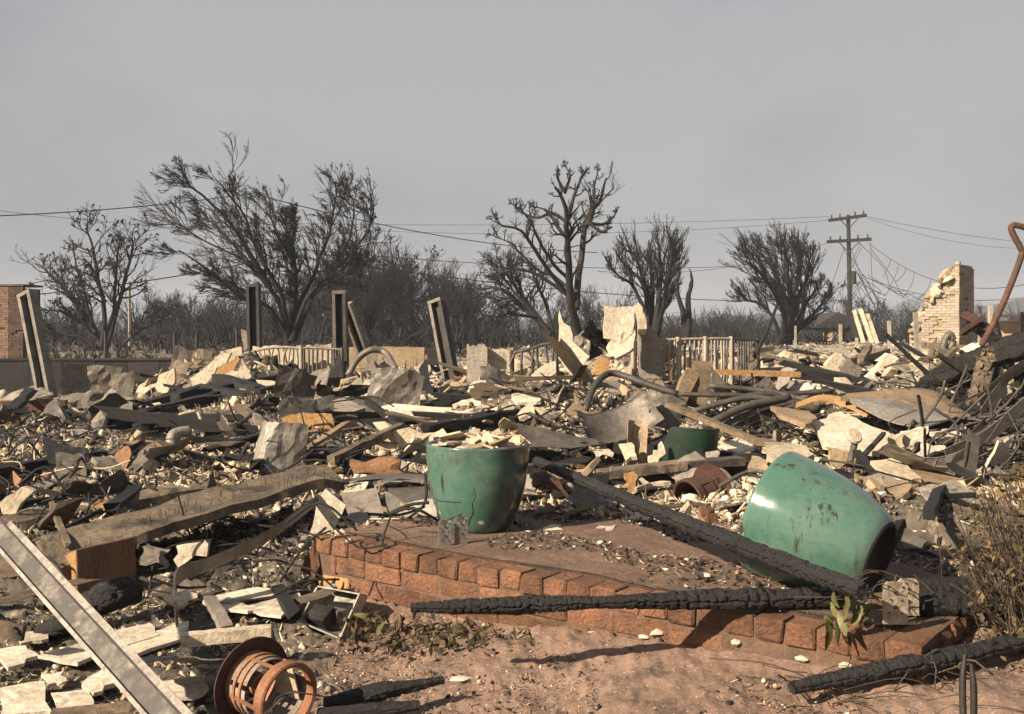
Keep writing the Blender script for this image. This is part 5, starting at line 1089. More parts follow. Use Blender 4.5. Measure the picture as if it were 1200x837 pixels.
# right: curved panel, white slabs
def ribbon(name, label, cat, near, far, th, m, n=28):
    a = spline(near, n); b = spline(far, n); mid = (a + b) / 2 + [0, 0, .02]
    V = np.stack([a, mid, b, b - [0, 0, th], mid - [0, 0, th], a - [0, 0, th]], 1).reshape(-1, 3)
    return tag(add(name, V, gridF(n, 6, True).tolist() + [[0, 1, 2, 3, 4, 5], [(n - 1) * 6 + i for i in (5, 4, 3, 2, 1, 0)]], m), label, cat)
ribbon('arched_sheet', 'big arched tan panel curving over the white slabs', 'panel', [P(985, 466, 8.0), P(1040, 466, 8.0), P(1090, 478, 7.9), P(1138, 492, 7.8)], [P(1000, 462, 8.4), P(1048, 456, 8.5), P(1094, 458, 8.5), P(1136, 486, 8.2)], .03, 'wood')
ribbon('arched_sheet', 'grey underside sheet hanging below the arched tan panel', 'panel', [P(996, 470, 7.9), P(1040, 492, 7.6), P(1080, 499, 7.5), P(1110, 492, 7.6)], [P(994, 467, 8.0), P(1040, 468, 7.95), P(1090, 480, 7.85), P(1130, 490, 7.75)], .012, 'galv')
ribbon('arched_sheet', 'yellow scorched curved sheet left of the arched panel', 'panel', [P(932, 478, 8.0), P(958, 470, 8.1), P(984, 472, 8.1), P(1016, 486, 7.8)], [P(934, 472, 8.3), P(960, 463, 8.4), P(990, 466, 8.3), P(1020, 478, 8.0)], .02, 'orange')
for pp, Y_, lab, mm in (([(952, 494, 7.7), (985, 482, 8.1), (1010, 494, 7.6), (1052, 512, 7.1), (1030, 530, 6.7), (1000, 526, 6.8), (964, 520, 7)], 7.2, 'large white slab below the arched tan panel', 'white'), ([(1058, 506), (1088, 499), (1082, 520), (1060, 523)], 7.0, 'white square slab right of the large white one', 'white'), ([(1036, 514), (1060, 508), (1060, 524), (1040, 526)], 6.95, 'white slab between the large slab and the square slab', 'plaster'),
                       ([(1092, 505, 7.4), (1132, 500, 7.6), (1132, 510, 7.3), (1096, 516, 7.2)], 7.2, 'white slab under the point of the arched panel', 'white'), ([(968, 524), (1005, 530), (1002, 546), (972, 540)], 6.6, 'tan block below the large white slab', 'stucco'), ([(896, 518, 6.6), (944, 522, 6.5), (952, 532, 6.3), (930, 545, 6.1), (898, 534, 6.3)], 6.3, 'pale yellow slab above the fallen green pot', 'plaster'),
                       ([(904, 476, 7.8), (950, 482, 7.7), (957, 490, 7.5), (944, 497, 7.3), (915, 486, 7.5)], 7.5, 'thick brown stepping slab left of the white slabs', 'wood'), ([(872, 508, 7), (908, 516, 6.8), (912, 520, 6.7), (884, 516, 6.8)], 6.8, 'brown thin board end above the fallen pot', 'wood'), ([(1020, 540, 6.2), (1050, 536, 6.3), (1080, 560, 5.8), (1058, 566, 5.7)], 6.0, 'pale board lying behind the foot of the fallen pot', 'plaster'), ([(1010, 560, 5.8), (1040, 552, 6), (1056, 566, 5.7), (1030, 576, 5.5)], 5.8, 'grey board lying beside the pale board', 'concrete'),
                       ([(1060, 610, 4.95), (1086, 604, 5.05), (1084, 622, 4.8), (1064, 624, 4.8)], 4.9, 'white chip on the ash right of the fallen pot', 'white'), ([(1090, 620, 4.85), (1150, 612, 5.0), (1152, 618, 4.9), (1096, 630, 4.75)], 4.8, 'thin stone flake right of the fallen pot', 'concrete'), ([(1080, 580, 5.3), (1110, 572, 5.5), (1120, 582, 5.3), (1094, 592, 5.1)], 5.3, 'pink brick shard before the dark strip', 'terracotta'), ([(880, 534, 6.5), (902, 540, 6.3), (898, 552, 6.2), (876, 548, 6.3)], 6.3, 'rounded tan stone left of the fallen pot rim', 'stucco'), ([(1158, 585, 5.2), (1172, 572, 5.3), (1186, 590, 5.1), (1168, 598, 5.0)], 5.2, 'tan brick shard beside the dry bush', 'orange'),
                       ([(968, 428), (982, 414), (994, 424), (990, 448), (972, 450)], 12.4, 'pale boulder slab far behind the batten', 'plaster'), ([(986, 430), (996, 420), (1010, 432), (1006, 450), (990, 450)], 12.0, 'dark grey six sided slab beside the pale boulder slab', 'greyboard'), ([(1010, 446), (1036, 422), (1060, 430), (1058, 452), (1020, 462)], 11.2, 'cracked white boulder slab before the far rubble', 'white'), ([(1028, 424), (1042, 415), (1054, 420), (1040, 430)], 11.6, 'white slab leaning on the cracked white boulder', 'white'), ([(1080, 462, 9.4), (1105, 452, 9.6), (1120, 460, 9.3), (1090, 470, 9)], 9.3, 'pale slab at the foot of the big charred girder', 'plaster'), ([(1166, 452), (1206, 444), (1210, 458), (1170, 464)], 9.2, 'pale slab behind the rusty bent pipe foot', 'plaster')):
    slab('broken_slab', lab, 'slab', pp, Y_, .035 if Y_ < 10 else .12, mm)
pipe('knob', 'short post with a pale knob head before the large white slab', 'post', [P(996, 542, 6.5), P(1000, 526, 6.55), P(1003, 514, 6.6)], .022, 'pipe')
V, F = lathe([(.001, -.012), (.05, -.012), (.055, 0), (.045, .015), (.001, .02)], 20); tag(add('knob', V @ axes((.2, -.8, .5)).T + P(1001, 511, 6.55), F, 'plaster'), 'pale round cap resting on the short post', 'cap')
beam('dark_strip', 'dark short strip crossing below the large white slab', 'strip', P(1004, 530, 6.5), P(1034, 566, 5.9), .05, .03, 'char', jit=.1)
beam('dark_strip', 'thin dark bar bridging the tan block', 'strip', P(1006, 540, 6.4), P(1036, 508, 6.9), .03, .02, 'darkmetal', jit=.1)
# big girder, stump, burnt fibre, strips on the right
hero_log('big black charred girder resting on the mound below the bent rusty pipe', [P(1076, 455, 9.8), P(1110, 438, 9.5), P(1160, 418, 9.1), P(1240, 392, 8.6)], [.05, .085, .10, .11], 41, square=.8, cell=.07, res=.018, K=48)
V, F = tube([P(1140, 482, 8.5), P(1147, 456, 8.6), P(1151, 436, 8.7), P(1157, 412, 8.8)], [.07, .045, .055, .035], 12, 26); V += .022 * R.normal(size=V.shape)
tag(add('tree_stump', V, F, 'ashwood'), 'pale barkless tree stump beside the black charred girder', 'stump')
for k, (a, b, w_, lab, mm) in enumerate((((1090, 545), (1155, 498), .12, 'dark bent metal strip pointing at the arched panel', 'metal'), ((1132, 590), (1142, 508), .10, 'dark hanging strip twisted beside the dry bush', 'metal'), ((1108, 535), (1205, 470), .10, 'tan curved strip sweeping up to the frame edge', 'concrete'), ((1150, 490), (1180, 452), .14, 'pale broad strip leaning under the charred girder', 'concrete'), ((1148, 470), (1215, 420), .10, 'grey rafter leaning over the pale broad strip', 'ashwood'), ((1140, 560), (1165, 640), .09, 'dark strip end poking into the dry bush', 'metal'))):
    Yk = [6.6, 6.0, 6.4, 8.0, 8.2, 5.5][k]; A_, B_ = P(*a, Yk), P(*b, Yk + .5); mid = (A_ + B_) / 2 + np.array([.0, .0, -.05 if k in (0, 2) else .03])
    c_ = spline([A_, mid, B_], 14); sdv = norm(np.cross(B_ - A_, (0.2, 1, .3))); V = np.stack([c_ + sdv * w_ / 2, c_ - sdv * w_ / 2, c_ - sdv * w_ / 2 + [.004, .014, 0], c_ + sdv * w_ / 2 + [.004, .014, 0]], 1).reshape(-1, 3)
    tag(add('bent_strip', V, gridF(14, 4, True).tolist() + [[0, 1, 2, 3], [55, 54, 53, 52]], mm), lab, 'metal strip')
for k in range(34):
    q = PG(R.uniform(1070, 1200), R.uniform(420, 485)); d_ = norm(R.normal(size=3) * [1, .5, .5] + [.3, 0, .25]); ln = R.uniform(.3, .9)
    beam('burnt_lath', 'jagged burnt lath in the tangle around the big charred girder', 'lath', q + [0, 0, .05], q + d_ * ln + [0, 0, .1], R.uniform(.03, .08), R.uniform(.015, .04), 'char' if k % 4 else 'ashwood', 4, .2, 'burnt laths around the big girder')
pipe('rusty_pipe', 'tall rusty pipe with a crooked top rising at the frame edge', 'pipe', [P(1150, 405, 8.0), P(1164, 380, 8.0), P(1180, 345, 8.0), P(1197, 300, 8.0), P(1196, 291, 8.0), P(1188, 276, 8.0), P(1185, 267, 8.0), P(1190, 264, 8.0), P(1204, 268, 8.0), P(1212, 274, 8.0)], .024, 'rust', 12, 60)
for a, b, lab in (((1130, 368), (1162, 386), 'rusty angle iron crossing behind the rusty pipe, upper of two'), ((1128, 390), (1152, 374), 'rusty angle iron crossing behind the rusty pipe, lower of two')):
    beam('angle_iron', lab, 'angle iron', P(*a, 9.5), P(*b, 9.0), .05, .05, 'rust', jit=.02)
beam('charred_timber', 'short charred timber under the rusty angle irons', 'charred timber', P(1136, 376, 9.6), P(1170, 402, 9.0), .08, .08, 'char')
beam('charred_timber', 'flat dark beam lying across the foot of the pale brick chimney', 'charred timber', P(1085, 404, 17), P(1160, 412, 15), .16, .10, 'ashwood')
pipe('coiled_band', 'dark curled metal band standing before the pale brick chimney', 'metal band', [P(1104, 418, 14), P(1107, 400, 14), P(1113, 392, 14), P(1117, 400, 14), P(1113, 410, 14)], .05, 'metal', 8)
for a, b, Yk, lab in (((985, 426), (1040, 412), 17, 'long grey beam lying across the far rubble'), ((1008, 425), (1019, 405), 16, 'short grey beam tilted against the far long beam'), ((862, 440), (882, 402), 14, 'charred thin trunk leaning behind the picket railing'), ((880, 452), (886, 410), 13, 'charred stick standing behind the picket railing'), ((830, 420), (905, 408), 20, 'grey plank in the far rubble behind the railing')):
    beam('far_beam', lab, 'beam', P(*a, Yk), P(*b, Yk + 1), .10, .10, 'ashwood', jit=.1)
pipe('charred_pole', 'thin charred pole leaning at the end of the picket railing', 'pole', [P(884, 418, 13), P(900, 385, 13.4), P(911, 357, 13.8)], [.03, .025, .02], 'char', 8)

# --- leaning steel posts: web and two flanges each
def hpost(label, base, top_, w, Y0, Y1, light, cat='post', group=None, tw=.15):
    a, b = P(*base, Y0), P(*top_, Y1); rt = root('steel_post', a, label, cat, group); ax, sdv, up_ = frame(b - a, (0, -1, 0))
    sdv = norm(sdv * math.cos(tw) + up_ * math.sin(tw)); fc = np.cross(ax, sdv); fc = fc if fc[1] < 0 else -fc; w_ = w / F_PX * Y0
    for s in (-1, 1):
        V, F = bar(a + sdv * s * w_ * .42 + fc * w_ * .15, b + sdv * s * w_ * .42 + fc * w_ * .15, w_ * .24, w_ * .62, fc, 6, .015, 5 + s); add('flange', V, F, light if s < 0 else ('darkmetal' if light != 'greypost' else 'greypost'), rt)
    V, F = bar(a - fc * w_ * .02, b - fc * w_ * .02, w_ * .62, w_ * .10, fc, 4, .0); add('web', V, F, 'darkmetal', rt)
    V, F = bar(b - ax * .02 + fc * w_ * .15, b + ax * .03 + fc * w_ * .15, w_ * 1.1, w_ * .66, fc); add('cap_plate', V, F, light, rt)
hpost('leaning grey steel post with a dark hollow before the brick chimney', (58, 468), (34, 346), 19, 13, 13.4, 'greypost', tw=.35)
hpost('upright dark steel post in front of the big windswept tree', (300, 425), (298, 335), 14, 17, 17, 'darkmetal')
hpost('upright dark steel post at the end of the warped railing', (401, 446), (399, 343), 15, 15, 15, 'metal')
hpost('grey steel post leaning against the upright dark post', (428, 416), (407, 357), 13, 15.6, 15.3, 'greypost', tw=.4)
hpost('leaning dark steel post beside the stepped garden wall', (530, 444), (513, 354), 17, 15.5, 15.8, 'metal', tw=.5)
slab('grey_slab', 'dark grey plate leaning on the upright post before the windswept tree', 'plate', [(283, 386), (289, 388), (297, 408), (286, 412)], 17.4, .05, 'greyboard')

# --- railings, every picket its own piece
def railing(label, top, bot, Y0, Y1, n, r, m, lean=0., post=None, seed=0):
    rr = np.random.default_rng(seed); rt = root('railing', P(*bot[0], Y0), label, 'railing')
    k = 20; tt = np.linspace(0, 1, k); Yl = Y0 + (Y1 - Y0) * tt
    def path(pp): q = spline([(x, y, 0) for x, y in pp], k); return np.array([P(q[i, 0], q[i, 1], Yl[i]) for i in range(k)])
    A_, B_ = path(top), path(bot)
    for nm, q in (('top_rail', A_), ('bottom_rail', B_)):
        V, F = tubes(q[None], np.full((1, k), r * 1.35), 6); add(nm, V, F, m, rt, True)
    for i in range(n):
        t = (i + .5) / n * (k - 1); j = min(int(t), k - 2); w_ = t - j; a = A_[j] * (1 - w_) + A_[j + 1] * w_; b = B_[j] * (1 - w_) + B_[j + 1] * w_
        if rr.random() < .06: continue
        mid = (a + b) / 2 + rr.normal(size=3) * r * (1.5 if lean else .4)
        V, F = tube([a, mid, b], r, 5, 5); add('picket', V, F, m, rt)
    for i in ((0, k - 1) if post is None else post):
        V, F = tube([A_[i] + [0, 0, r * 2], B_[i] - [0, 0, .25]], r * 2.1, 6); add('post', V, F, m, rt)
railing('warped tan iron railing bowed before the pale stucco wall', [(282, 416), (310, 409), (335, 407), (353, 409)], [(300, 432), (325, 438), (353, 440)], 14.8, 14.8, 14, .016, 'palepost', 1, seed=1)
railing('short dark iron railing panel beside the tall dark post', [(354, 408), (375, 408), (401, 410)], [(354, 440), (375, 440), (400, 440)], 14.8, 14.6, 8, .016, 'metal', 0, seed=2)
railing('bent iron railing section left of the tall white slab', [(600, 414), (622, 409), (636, 404), (652, 402)], [(600, 440), (622, 442), (640, 440), (652, 436)], 12.6, 12, 9, .016, 'pipe', 1, seed=3)
railing('long straight iron picket railing right of the square white slab', [(742, 399), (790, 398), (830, 397), (857, 397)], [(742, 455), (790, 454), (830, 452), (857, 450)], 11.9, 12.2, 22, .014, 'palepost', 0, post=(0, 7, 12, 19), seed=4)
railing('far return of the iron picket railing beyond its corner post', [(858, 397), (888, 399)], [(858, 448), (888, 440)], 12.2, 15, 10, .014, 'pipe', 0, seed=5)

# --- charred rubber hose heap before the garden wall
pipe('collapsed_frame', 'grey collapsed hoop lying before the tan garden wall', 'hoop', [P(408, 440, 13.5), P(420, 420, 13.6), P(436, 410, 13.6), P(452, 414, 13.6), P(464, 434, 13.2)], .045, 'metal', 8)
for pp, lab, mm in (([(425, 436), (432, 412), (442, 414), (440, 434)], 'grey folded flap under the collapsed hoop', 'greyboard'), ([(442, 432), (448, 418), (458, 430), (452, 438)], 'second grey flap under the collapsed hoop', 'concrete'), ([(485, 430), (498, 424), (505, 432), (500, 440), (486, 440)], 'pale rounded slab leaning on the stepped garden wall', 'plaster'), ([(500, 408), (528, 408), (528, 428), (500, 428)], 'dark plate across the cabinet opening behind the leaning dark post', 'darkmetal'), ([(390, 430), (398, 412), (402, 440), (382, 446), (374, 438)], 'dark crumpled flap at the foot of the tall dark post', 'darkmetal')):
    slab('flap', lab, 'plate', pp, 13.8 if 'cabinet' not in lab else 19, .05, mm)  # the cabinet piece is a dark plate set across an opening

# --- plants near the camera
def leafmesh(L, W, bend, seed):
    rr = np.random.default_rng(seed); V = []; n = 6
    for i in range(n):
        t = i / (n - 1); w_ = W * math.sin(math.pi * min(1, t * .92 + .06)) ** .8
        z = -bend * t * t + .02 * rr.normal() * L
        for s in (-1, 0, 1): V.append([s * w_, t * L, z + (.25 * w_ if s else 0)])
    V = np.array(V); F = gridF(n, 3).tolist(); return V, F
vr = root('wilted_vine', P(1000, 712, 3.4), 'wilted green vine drooping over the platform edge beside the white bracket', 'vine')
for k in range(20):
    c = P(R.uniform(972, 1026), R.uniform(676, 716), 3.38 + R.uniform(-.05, .1)) if k > 6 else P(R.uniform(962, 990), R.uniform(712, 732), 3.36)
    V, F = leafmesh(R.uniform(.05, .10), R.uniform(.010, .020), R.uniform(.0, .05), k); add('leaf', place(V, rotm(R.uniform(-2.2, -.9), R.normal() * .5, R.uniform(0, 6.28)), c), F, 'greenleaf', vr, True)
for k in range(16):
    a = P(R.uniform(990, 1075), R.uniform(670, 700), 3.4 + R.uniform(-.05, .15)); b = a + [R.normal() * .12, R.normal() * .05, R.uniform(-.14, .05)]
    V, F = tube([a, (a + b) / 2 + R.normal(size=3) * .03, b], .0022, 4, 6); add('stem', V, F, 'stem', vr)
def leafcloud(n, centre, spread, l, w, rr):
    c = centre(rr, n); a = norm(rr.normal(size=(n, 3))); s = norm(np.cross(a, rr.normal(size=(n, 3)))); nn = np.cross(a, s)
    L_ = l * rr.uniform(.5, 1.4, (n, 1)); W_ = w * rr.uniform(.6, 1.3, (n, 1))
    V = np.stack([c, c + a * L_ * .5 - s * W_ + nn * W_ * .4, c + a * L_, c + a * L_ * .5 + s * W_ + nn * W_ * .4], 1).reshape(-1, 3)
    F = np.arange(n * 4).reshape(-1, 4)
    F = np.concatenate([F[:, [0, 1, 2]], F[:, [0, 2, 3]]])
    t = rr.choice(5, n); pal = np.array([(1.3, 1.25, 1.1), (.8, .8, .8), (1.6, 1.45, 1.2), (.45, .45, .45), (1.0, 1.15, .7)])[t]
    return V, F, np.repeat(pal, 4, 0)
rr = np.random.default_rng(5)
br = root('dry_bush', P(1200, 770, 3.5), 'dry brown leafy bush spilling in at the frame edge beside the platform', 'bush')
def bc(rr, n):
    t = rr.random(n); y = 545 + 235 * t ** .9; x = 1222 - (rr.random(n) ** 1.5) * 1.35 * np.interp(y, [545, 600, 650, 700, 750, 780], [30, 70, 75, 62, 45, 30]); Y = 3.55 + rr.uniform(-.18, .45, n)
    return np.stack([(x - 600) / F_PX * Y, Y, EYE - (y - 390) / F_PX * Y], 1)
V, F, T = leafcloud(800, bc, 0, .036, .008, rr); add('foliage', V, F, 'dryleaf', br, tint=T)
sp, sr = [], []
for k in range(240):
    a = P(1205 + rr.uniform(-20, 30), 780 + rr.uniform(-30, 10), 3.6 + rr.uniform(-.1, .3)); b = bc(rr, 1)[0] + [-.02 - .1 * rr.random(), 0, .05 * rr.normal()]
    sp.append(spline([a, (a + b) / 2 + rr.normal(size=3) * .05, b], 8)); sr.append(np.linspace(.004, .0012, 8) * rr.uniform(.6, 1.3))
V, F = tubes(np.array(sp), np.array(sr), 4); add('stem', V, F, 'stem', br)
# leafy litter along the foot of the brick wall
def lc(rr, n):
    x = rr.uniform(400, 640, n); s = rr.random(n); y = np.interp(x, [400, 640], [742, 762]) + (s - .5) * 34 * np.interp(x, [400, 640], [1.4, .6]); z = -.27 + .04 * rr.random(n)
    Yv = F_PX * (EYE - z) / (y - 390); return np.stack([(x - 600) / F_PX * Yv, Yv, z + .02], 1)
V, F, T = leafcloud(420, lc, 0, .045, .010, rr); o = add('leaf_litter', V, F, 'dryleaf', tint=T * .5); tag(o, 'withered leaf litter along the foot of the brick wall', 'leaf litter', kind='stuff')
for k in range(9):
    c = lc(rr, 1)[0] + [0, 0, .015]; V, F = leafmesh(.075, .02, .02, 40 + k); tag(add('withered_leaf', place(V, rotm(rr.normal() * .5, rr.normal() * .4, rr.uniform(0, 6)), c), F, 'greenleaf', smooth=True), 'curled greenish leaf in the litter below the brick wall', 'leaf', 'curled leaves below the brick wall')
tw_p, tw_r = [], []
for k in range(70):
    x = rr.uniform(940, 1190); y = rr.uniform(742, 830); a = PZ(x, y, -.13); b = a + [rr.normal() * .16, rr.normal() * .10, abs(rr.normal()) * .05]
    tw_p.append(spline([a, (a + b) / 2 + rr.normal(size=3) * .02 + [0, 0, .02], b], 7)); tw_r.append(np.full(7, rr.uniform(.0012, .0035)))
V, F = tubes(np.array(tw_p), np.array(tw_r), 4); o = add('twigs', V, F, 'stem'); tag(o, 'thin dry twigs scattered on the dirt below the platform end', 'twigs', kind='stuff')
# rods and burnt vine heap on the right, burnt fibre by the stump
def twigheap(name, label, n, box, r, m, ln, rr, kind='stuff', dirx=None):
    P_, R_ = [], []
    for k in range(n):
        x, y = rr.uniform(box[0], box[1]), rr.uniform(box[2], box[3]); q = PG(x, y) if len(box) < 5 else P(x, y, rr.uniform(box[4], box[5]))
        d = norm(rr.normal(size=3) * [1, .6, .35]) if dirx is None else norm(np.array(dirx) + rr.normal(size=3) * [.5, .4, .35])
        a = q + [0, 0, rr.uniform(.01, .12)]; b = a + d * ln * rr.uniform(.4, 1.4); P_.append(spline([a, (a + b) / 2 + rr.normal(size=3) * ln * .12, b], 7)); R_.append(np.full(7, r * rr.uniform(.5, 1.4)))
    V, F = tubes(np.array(P_), np.array(R_), 4); o = add(name, V, F, m); return tag(o, label, 'twigs', kind=kind)
twigheap('burnt_rods', 'heap of thin burnt rods and vines right of the white slabs', 420, (1060, 1215, 500, 575), .009, 'pipe', .5, rr, dirx=(1, .1, .02))
twigheap('burnt_fibre', 'matted burnt brush beside the pale stump', 420, (1080, 1150, 455, 500), .006, 'char', .22, rr)
twigheap('burnt_wires', 'fine wires and burnt stalks around the pipe bundle', 160, (850, 945, 480, 525), .006, 'darkmetal', .3, rr)
twigheap('burnt_wires', 'fine burnt stalks strewn over the centre rubble', 160, (560, 860, 440, 560), .006, 'char', .35, rr)
twigheap('burnt_wires', 'fine burnt stalks strewn over the sooty timbers', 240, (0, 480, 460, 720), .006, 'char', .3, rr)

# ------------------------------------------------------------------ broken pieces, one by one
def zone(X, Y):
    x = 600 + F_PX * X / Y; n = (X - PA[0]) * PN[0] + (Y - PA[1]) * PN[1]
    if Y < 4.4 and x < 420: return 'near the rusty lantern and the white channel'
    if Y < 5.7 and x < 420: return 'below the long broad ashy plank'
    if n < .1 and x > 400: return 'on the dirt before the brick platform'
    if on_platform(X, Y): return 'on the dusty top of the brick platform'
    if Y < 8.2: return 'among the left timbers' .replace('left ', 'fallen ') if x < 400 else 'just behind the upright green pot' if x < 640 else 'around the grey board and rusty can' if x < 880 else 'just behind the fallen green pot'
    if Y < 12.5: return 'below the dark boundary wall' if x < 260 else 'before the warped railing' if x < 470 else 'before the masonry block' if x < 620 else 'on the mound of standing white slabs' if x < 800 else 'around the burnt pipe bundle' if x < 960 else 'around the black charred girder'
    return 'before the windswept tree' if x < 480 else 'under the gnarled dead tree' if x < 740 else 'behind the picket railing' if x < 900 else 'in the far rubble by the utility pole' if x < 1060 else 'by the foot of the pale brick chimney'
def tmpl_plate(seed, n, th, bend=0.):
    rr = np.random.default_rng(seed); a = np.sort((np.arange(n) + rr.uniform(-.32, .32, n)) / n * 6.283); r = rr.uniform(.55, 1.0, n) * .5
    q = np.stack([r * np.cos(a) * 1.25, r * np.sin(a), 0 * a], 1)
    ring = []
    for i in range(n):
        b = q[(i + 1) % n]; ring += [q[i], q[i] * .67 + b * .33 + rr.normal(size=3) * [.035, .035, 0], q[i] * .33 + b * .67 + rr.normal(size=3) * [.035, .035, 0]]
    ring = np.array(ring); ring[:, 2] += bend * ring[:, 0] ** 2 + rr.normal(size=len(ring)) * .008; m = len(ring)
    V = np.concatenate([ring, [[0, 0, .02]], ring * [.97, .97, 1] - [0, 0, th]])
    F = [[i, (i + 1) % m, m] for i in range(m)] + [[(i + 1) % m, i, m + 1 + i, m + 1 + (i + 1) % m] for i in range(m)] + [[m + 1 + i for i in range(m)][::-1]]
    return V, F
def tmpl_board(seed, jit=.12, bend=.03):
    V, F = bar((-.5, 0, 0), (.5, 0, 0), 1, 1, seg=3, jit=jit, seed=seed, bend=0); V[:, 2] += bend * 4 * (.25 - V[:, 0] ** 2); return V, F
def bar_long(seed):
    V, F = bar((-.5, 0, 0), (.5, 0, 0), 1, 1, seg=14, jit=.16, seed=seed); V[:, 0] += np.random.default_rng(seed).normal(size=len(V)) * .012; return V, F
KEEP = [(P(115, 690, 4.5)[:2], .45), (P(60, 760, 3.8)[:2], .45), (P(820, 585, 6.0)[:2], .50), (P(806, 546, 7.0)[:2], .42), (P(1045, 480, 7.7)[:2], .65), (P(1005, 510, 7.0)[:2], .55), (P(735, 450, 8.8)[:2], .5), (P(800, 430, 11.2)[:2], .9), (P(860, 430, 11.2)[:2], .7), (P(690, 420, 10.6)[:2], .7), (P(255, 440, 12.0)[:2], .9), (P(340, 430, 13.8)[:2], 1.1),
        (P(106, 455, 11.2)[:2], .6), (P(383, 600, 5.2)[:2], .28), (P(425, 595, 5.5)[:2], .28), (P(320, 530, 6.8)[:2], .35), (P(40, 528, 8.0)[:2], .8), (P(291, 796, 3.3)[:2], .3), (P(1120, 470, 8.2)[:2], .5), (P(388, 720, 4.4)[:2], .25), (P(160, 515, 8.3)[:2], .3), (P(880, 470, 8.2)[:2], .5)] + [((P(70, 655, 4.85) * (1 - t) + P(404, 561, 5.9) * t)[:2] + [.1, .2], .36) for t in np.linspace(0, 1, 9)] + [((P(206, 690, 4.4) * (1 - t) + P(372, 585, 5.35) * t)[:2], .16) for t in np.linspace(0, 1, 8)]
def clear(X, Y):
    k = np.ones(len(X), bool)
    for c, r in KEEP: k &= np.hypot(X - c[0], Y - c[1]) > r
    return k
def sample(n, y0, y1, u0=-.54, u1=.54, pw=0., need=.5, rr=R):
    X, Y = np.zeros(0), np.zeros(0)
    while len(X) < n:
        y = y0 * (y1 / y0) ** (rr.random(n * 2) ** (1 + pw)); x = y * rr.uniform(u0, u1, n * 2)
        k = (rr.random(n * 2) < np.maximum(debris_mask(x, y), need)) & ~((x / y < -.24) & (y > 14.6) & (y < 26)); X = np.concatenate([X, x[k]]); Y = np.concatenate([Y, y[k]])
    return X[:n], Y[:n]
def scatter(name, cat, adj, meshes, n, y0, y1, smin, smax, tilt, sc, rr, lift=.35, need=0., u=(-.54, .54), pw=0., left=1.):
    X, Y = sample(n, y0, y1, u[0], u[1], pw, need, rr)
    k = (rr.random(len(X)) < left) | (X / Y > -.12) | (Y > 10); k &= clear(X, Y); X, Y = X[k], Y[k]; n = len(X); Z = HP(X, Y)
    for i in range(n):
        s = math.exp(rr.uniform(math.log(smin), math.log(smax))) * (.8 + .05 * Y[i]); a = sc(rr)
        o = bpy.data.objects.new(name, meshes[rr.integers(len(meshes))]); COL.objects.link(o)
        o.location = (X[i], Y[i], Z[i] + s * lift * rr.uniform(.1, 1) * abs(tilt) + .02); o.scale = (s * a[0], s * a[1], s * a[2])
        o.rotation_euler = (rr.normal() * tilt, rr.normal() * tilt, rr.uniform(0, 6.28))
        z = zone(X[i], Y[i]); tag(o, f'{adj} lying {z}', cat, f'{cat}s {z}')
rr = np.random.default_rng(21)
pl1 = [mesh_of('plaster_fragment', *tmpl_plate(500 + k, 5 + k % 3, .05, (k % 3 - 1) * .35), 'plaster') for k in range(7)] + [mesh_of('plaster_fragment', *tmpl_plate(520 + k, 5 + k % 3, .09), 'white') for k in range(4)]
scatter('plaster_fragment', 'plaster fragment', 'pale broken plaster fragment', pl1, 300, 5.0, 20, .09, .36, .36, lambda r: (1, r.uniform(.6, 1), r.uniform(.7, 1.3)), rr, left=.6)
pl2 = [mesh_of('tan_fragment', *tmpl_plate(540 + k, 5 + k % 3, .09), ['stucco', 'concrete', 'stucco', 'terracotta', 'wood'][k % 5]) for k in range(10)]
scatter('stucco_fragment', 'masonry fragment', 'scorched broken masonry fragment', pl2, 230, 5.0, 22, .10, .36, .5, lambda r: (1, r.uniform(.6, 1), r.uniform(.7, 1.4)), rr)
gl = [mesh_of('grey_fragment', *tmpl_plate(560 + k, 5 + k % 3, .06), ['greyboard', 'metal', 'greyboard', 'ashwood'][k % 4]) for k in range(8)]
scatter('board_fragment', 'board fragment', 'grey scorched board fragment', gl, 130, 4.2, 20, .10, .36, .5, lambda r: (1, r.uniform(.6, 1), r.uniform(.7, 1.4)), rr)
ch = [mesh_of('charred_stick', *tmpl_board(580 + k, .16, .02), 'char') for k in range(6)]
scatter('charred_stick', 'charred stick', 'black charred stick', ch, 180, 4.2, 20, .25, .75, .22, lambda r: (1, r.uniform(.05, .12), r.uniform(.04, .10)), rr, lift=.5)
wl = [mesh_of('lath', *tmpl_board(600 + k, .10, .04), ['ashwood', 'wood', 'ashwood', 'pipe', 'plaster'][k % 5]) for k in range(8)]
scatter('lath', 'lath', 'weathered broken lath', wl, 140, 4.4, 22, .22, .80, .25, lambda r: (1, r.uniform(.05, .14), r.uniform(.02, .05)), rr, lift=.5)
stn = []
for k in range(8):
    V, F = stone(.5, 620 + k); stn.append(mesh_of('masonry_lump', V, F, ['plaster', 'stucco', 'concrete', 'plaster'][k % 4]))
scatter('masonry_lump', 'masonry lump', 'rough pale masonry lump', stn, 240, 5.2, 26, .06, .22, 1., lambda r: (1, r.uniform(.7, 1.1), r.uniform(.6, 1)), rr, lift=.3, left=.4)
crs = []
for k in range(7):
    V, F = sheet(1, .7, 640 + k, .16, 8, 6, .008, 4); crs.append(mesh_of('torn_sheet', V, F, ['metal', 'galv', 'darkmetal', 'metal', 'rust', 'greyboard', 'concrete'][k]))
scatter('torn_sheet', 'sheet scrap', 'torn crumpled sheet scrap', crs, 110, 5.2, 18, .16, .42, .5, lambda r: (1, r.uniform(.6, 1.1), 1), rr, lift=.4)
pnl = [mesh_of('plaster_sheet', *tmpl_plate(660 + k, 6 + k % 4, .035, [.5, -.6, .2, .7, -.3, 0][k % 6]), 'white' if k % 2 else 'plaster') for k in range(6)]
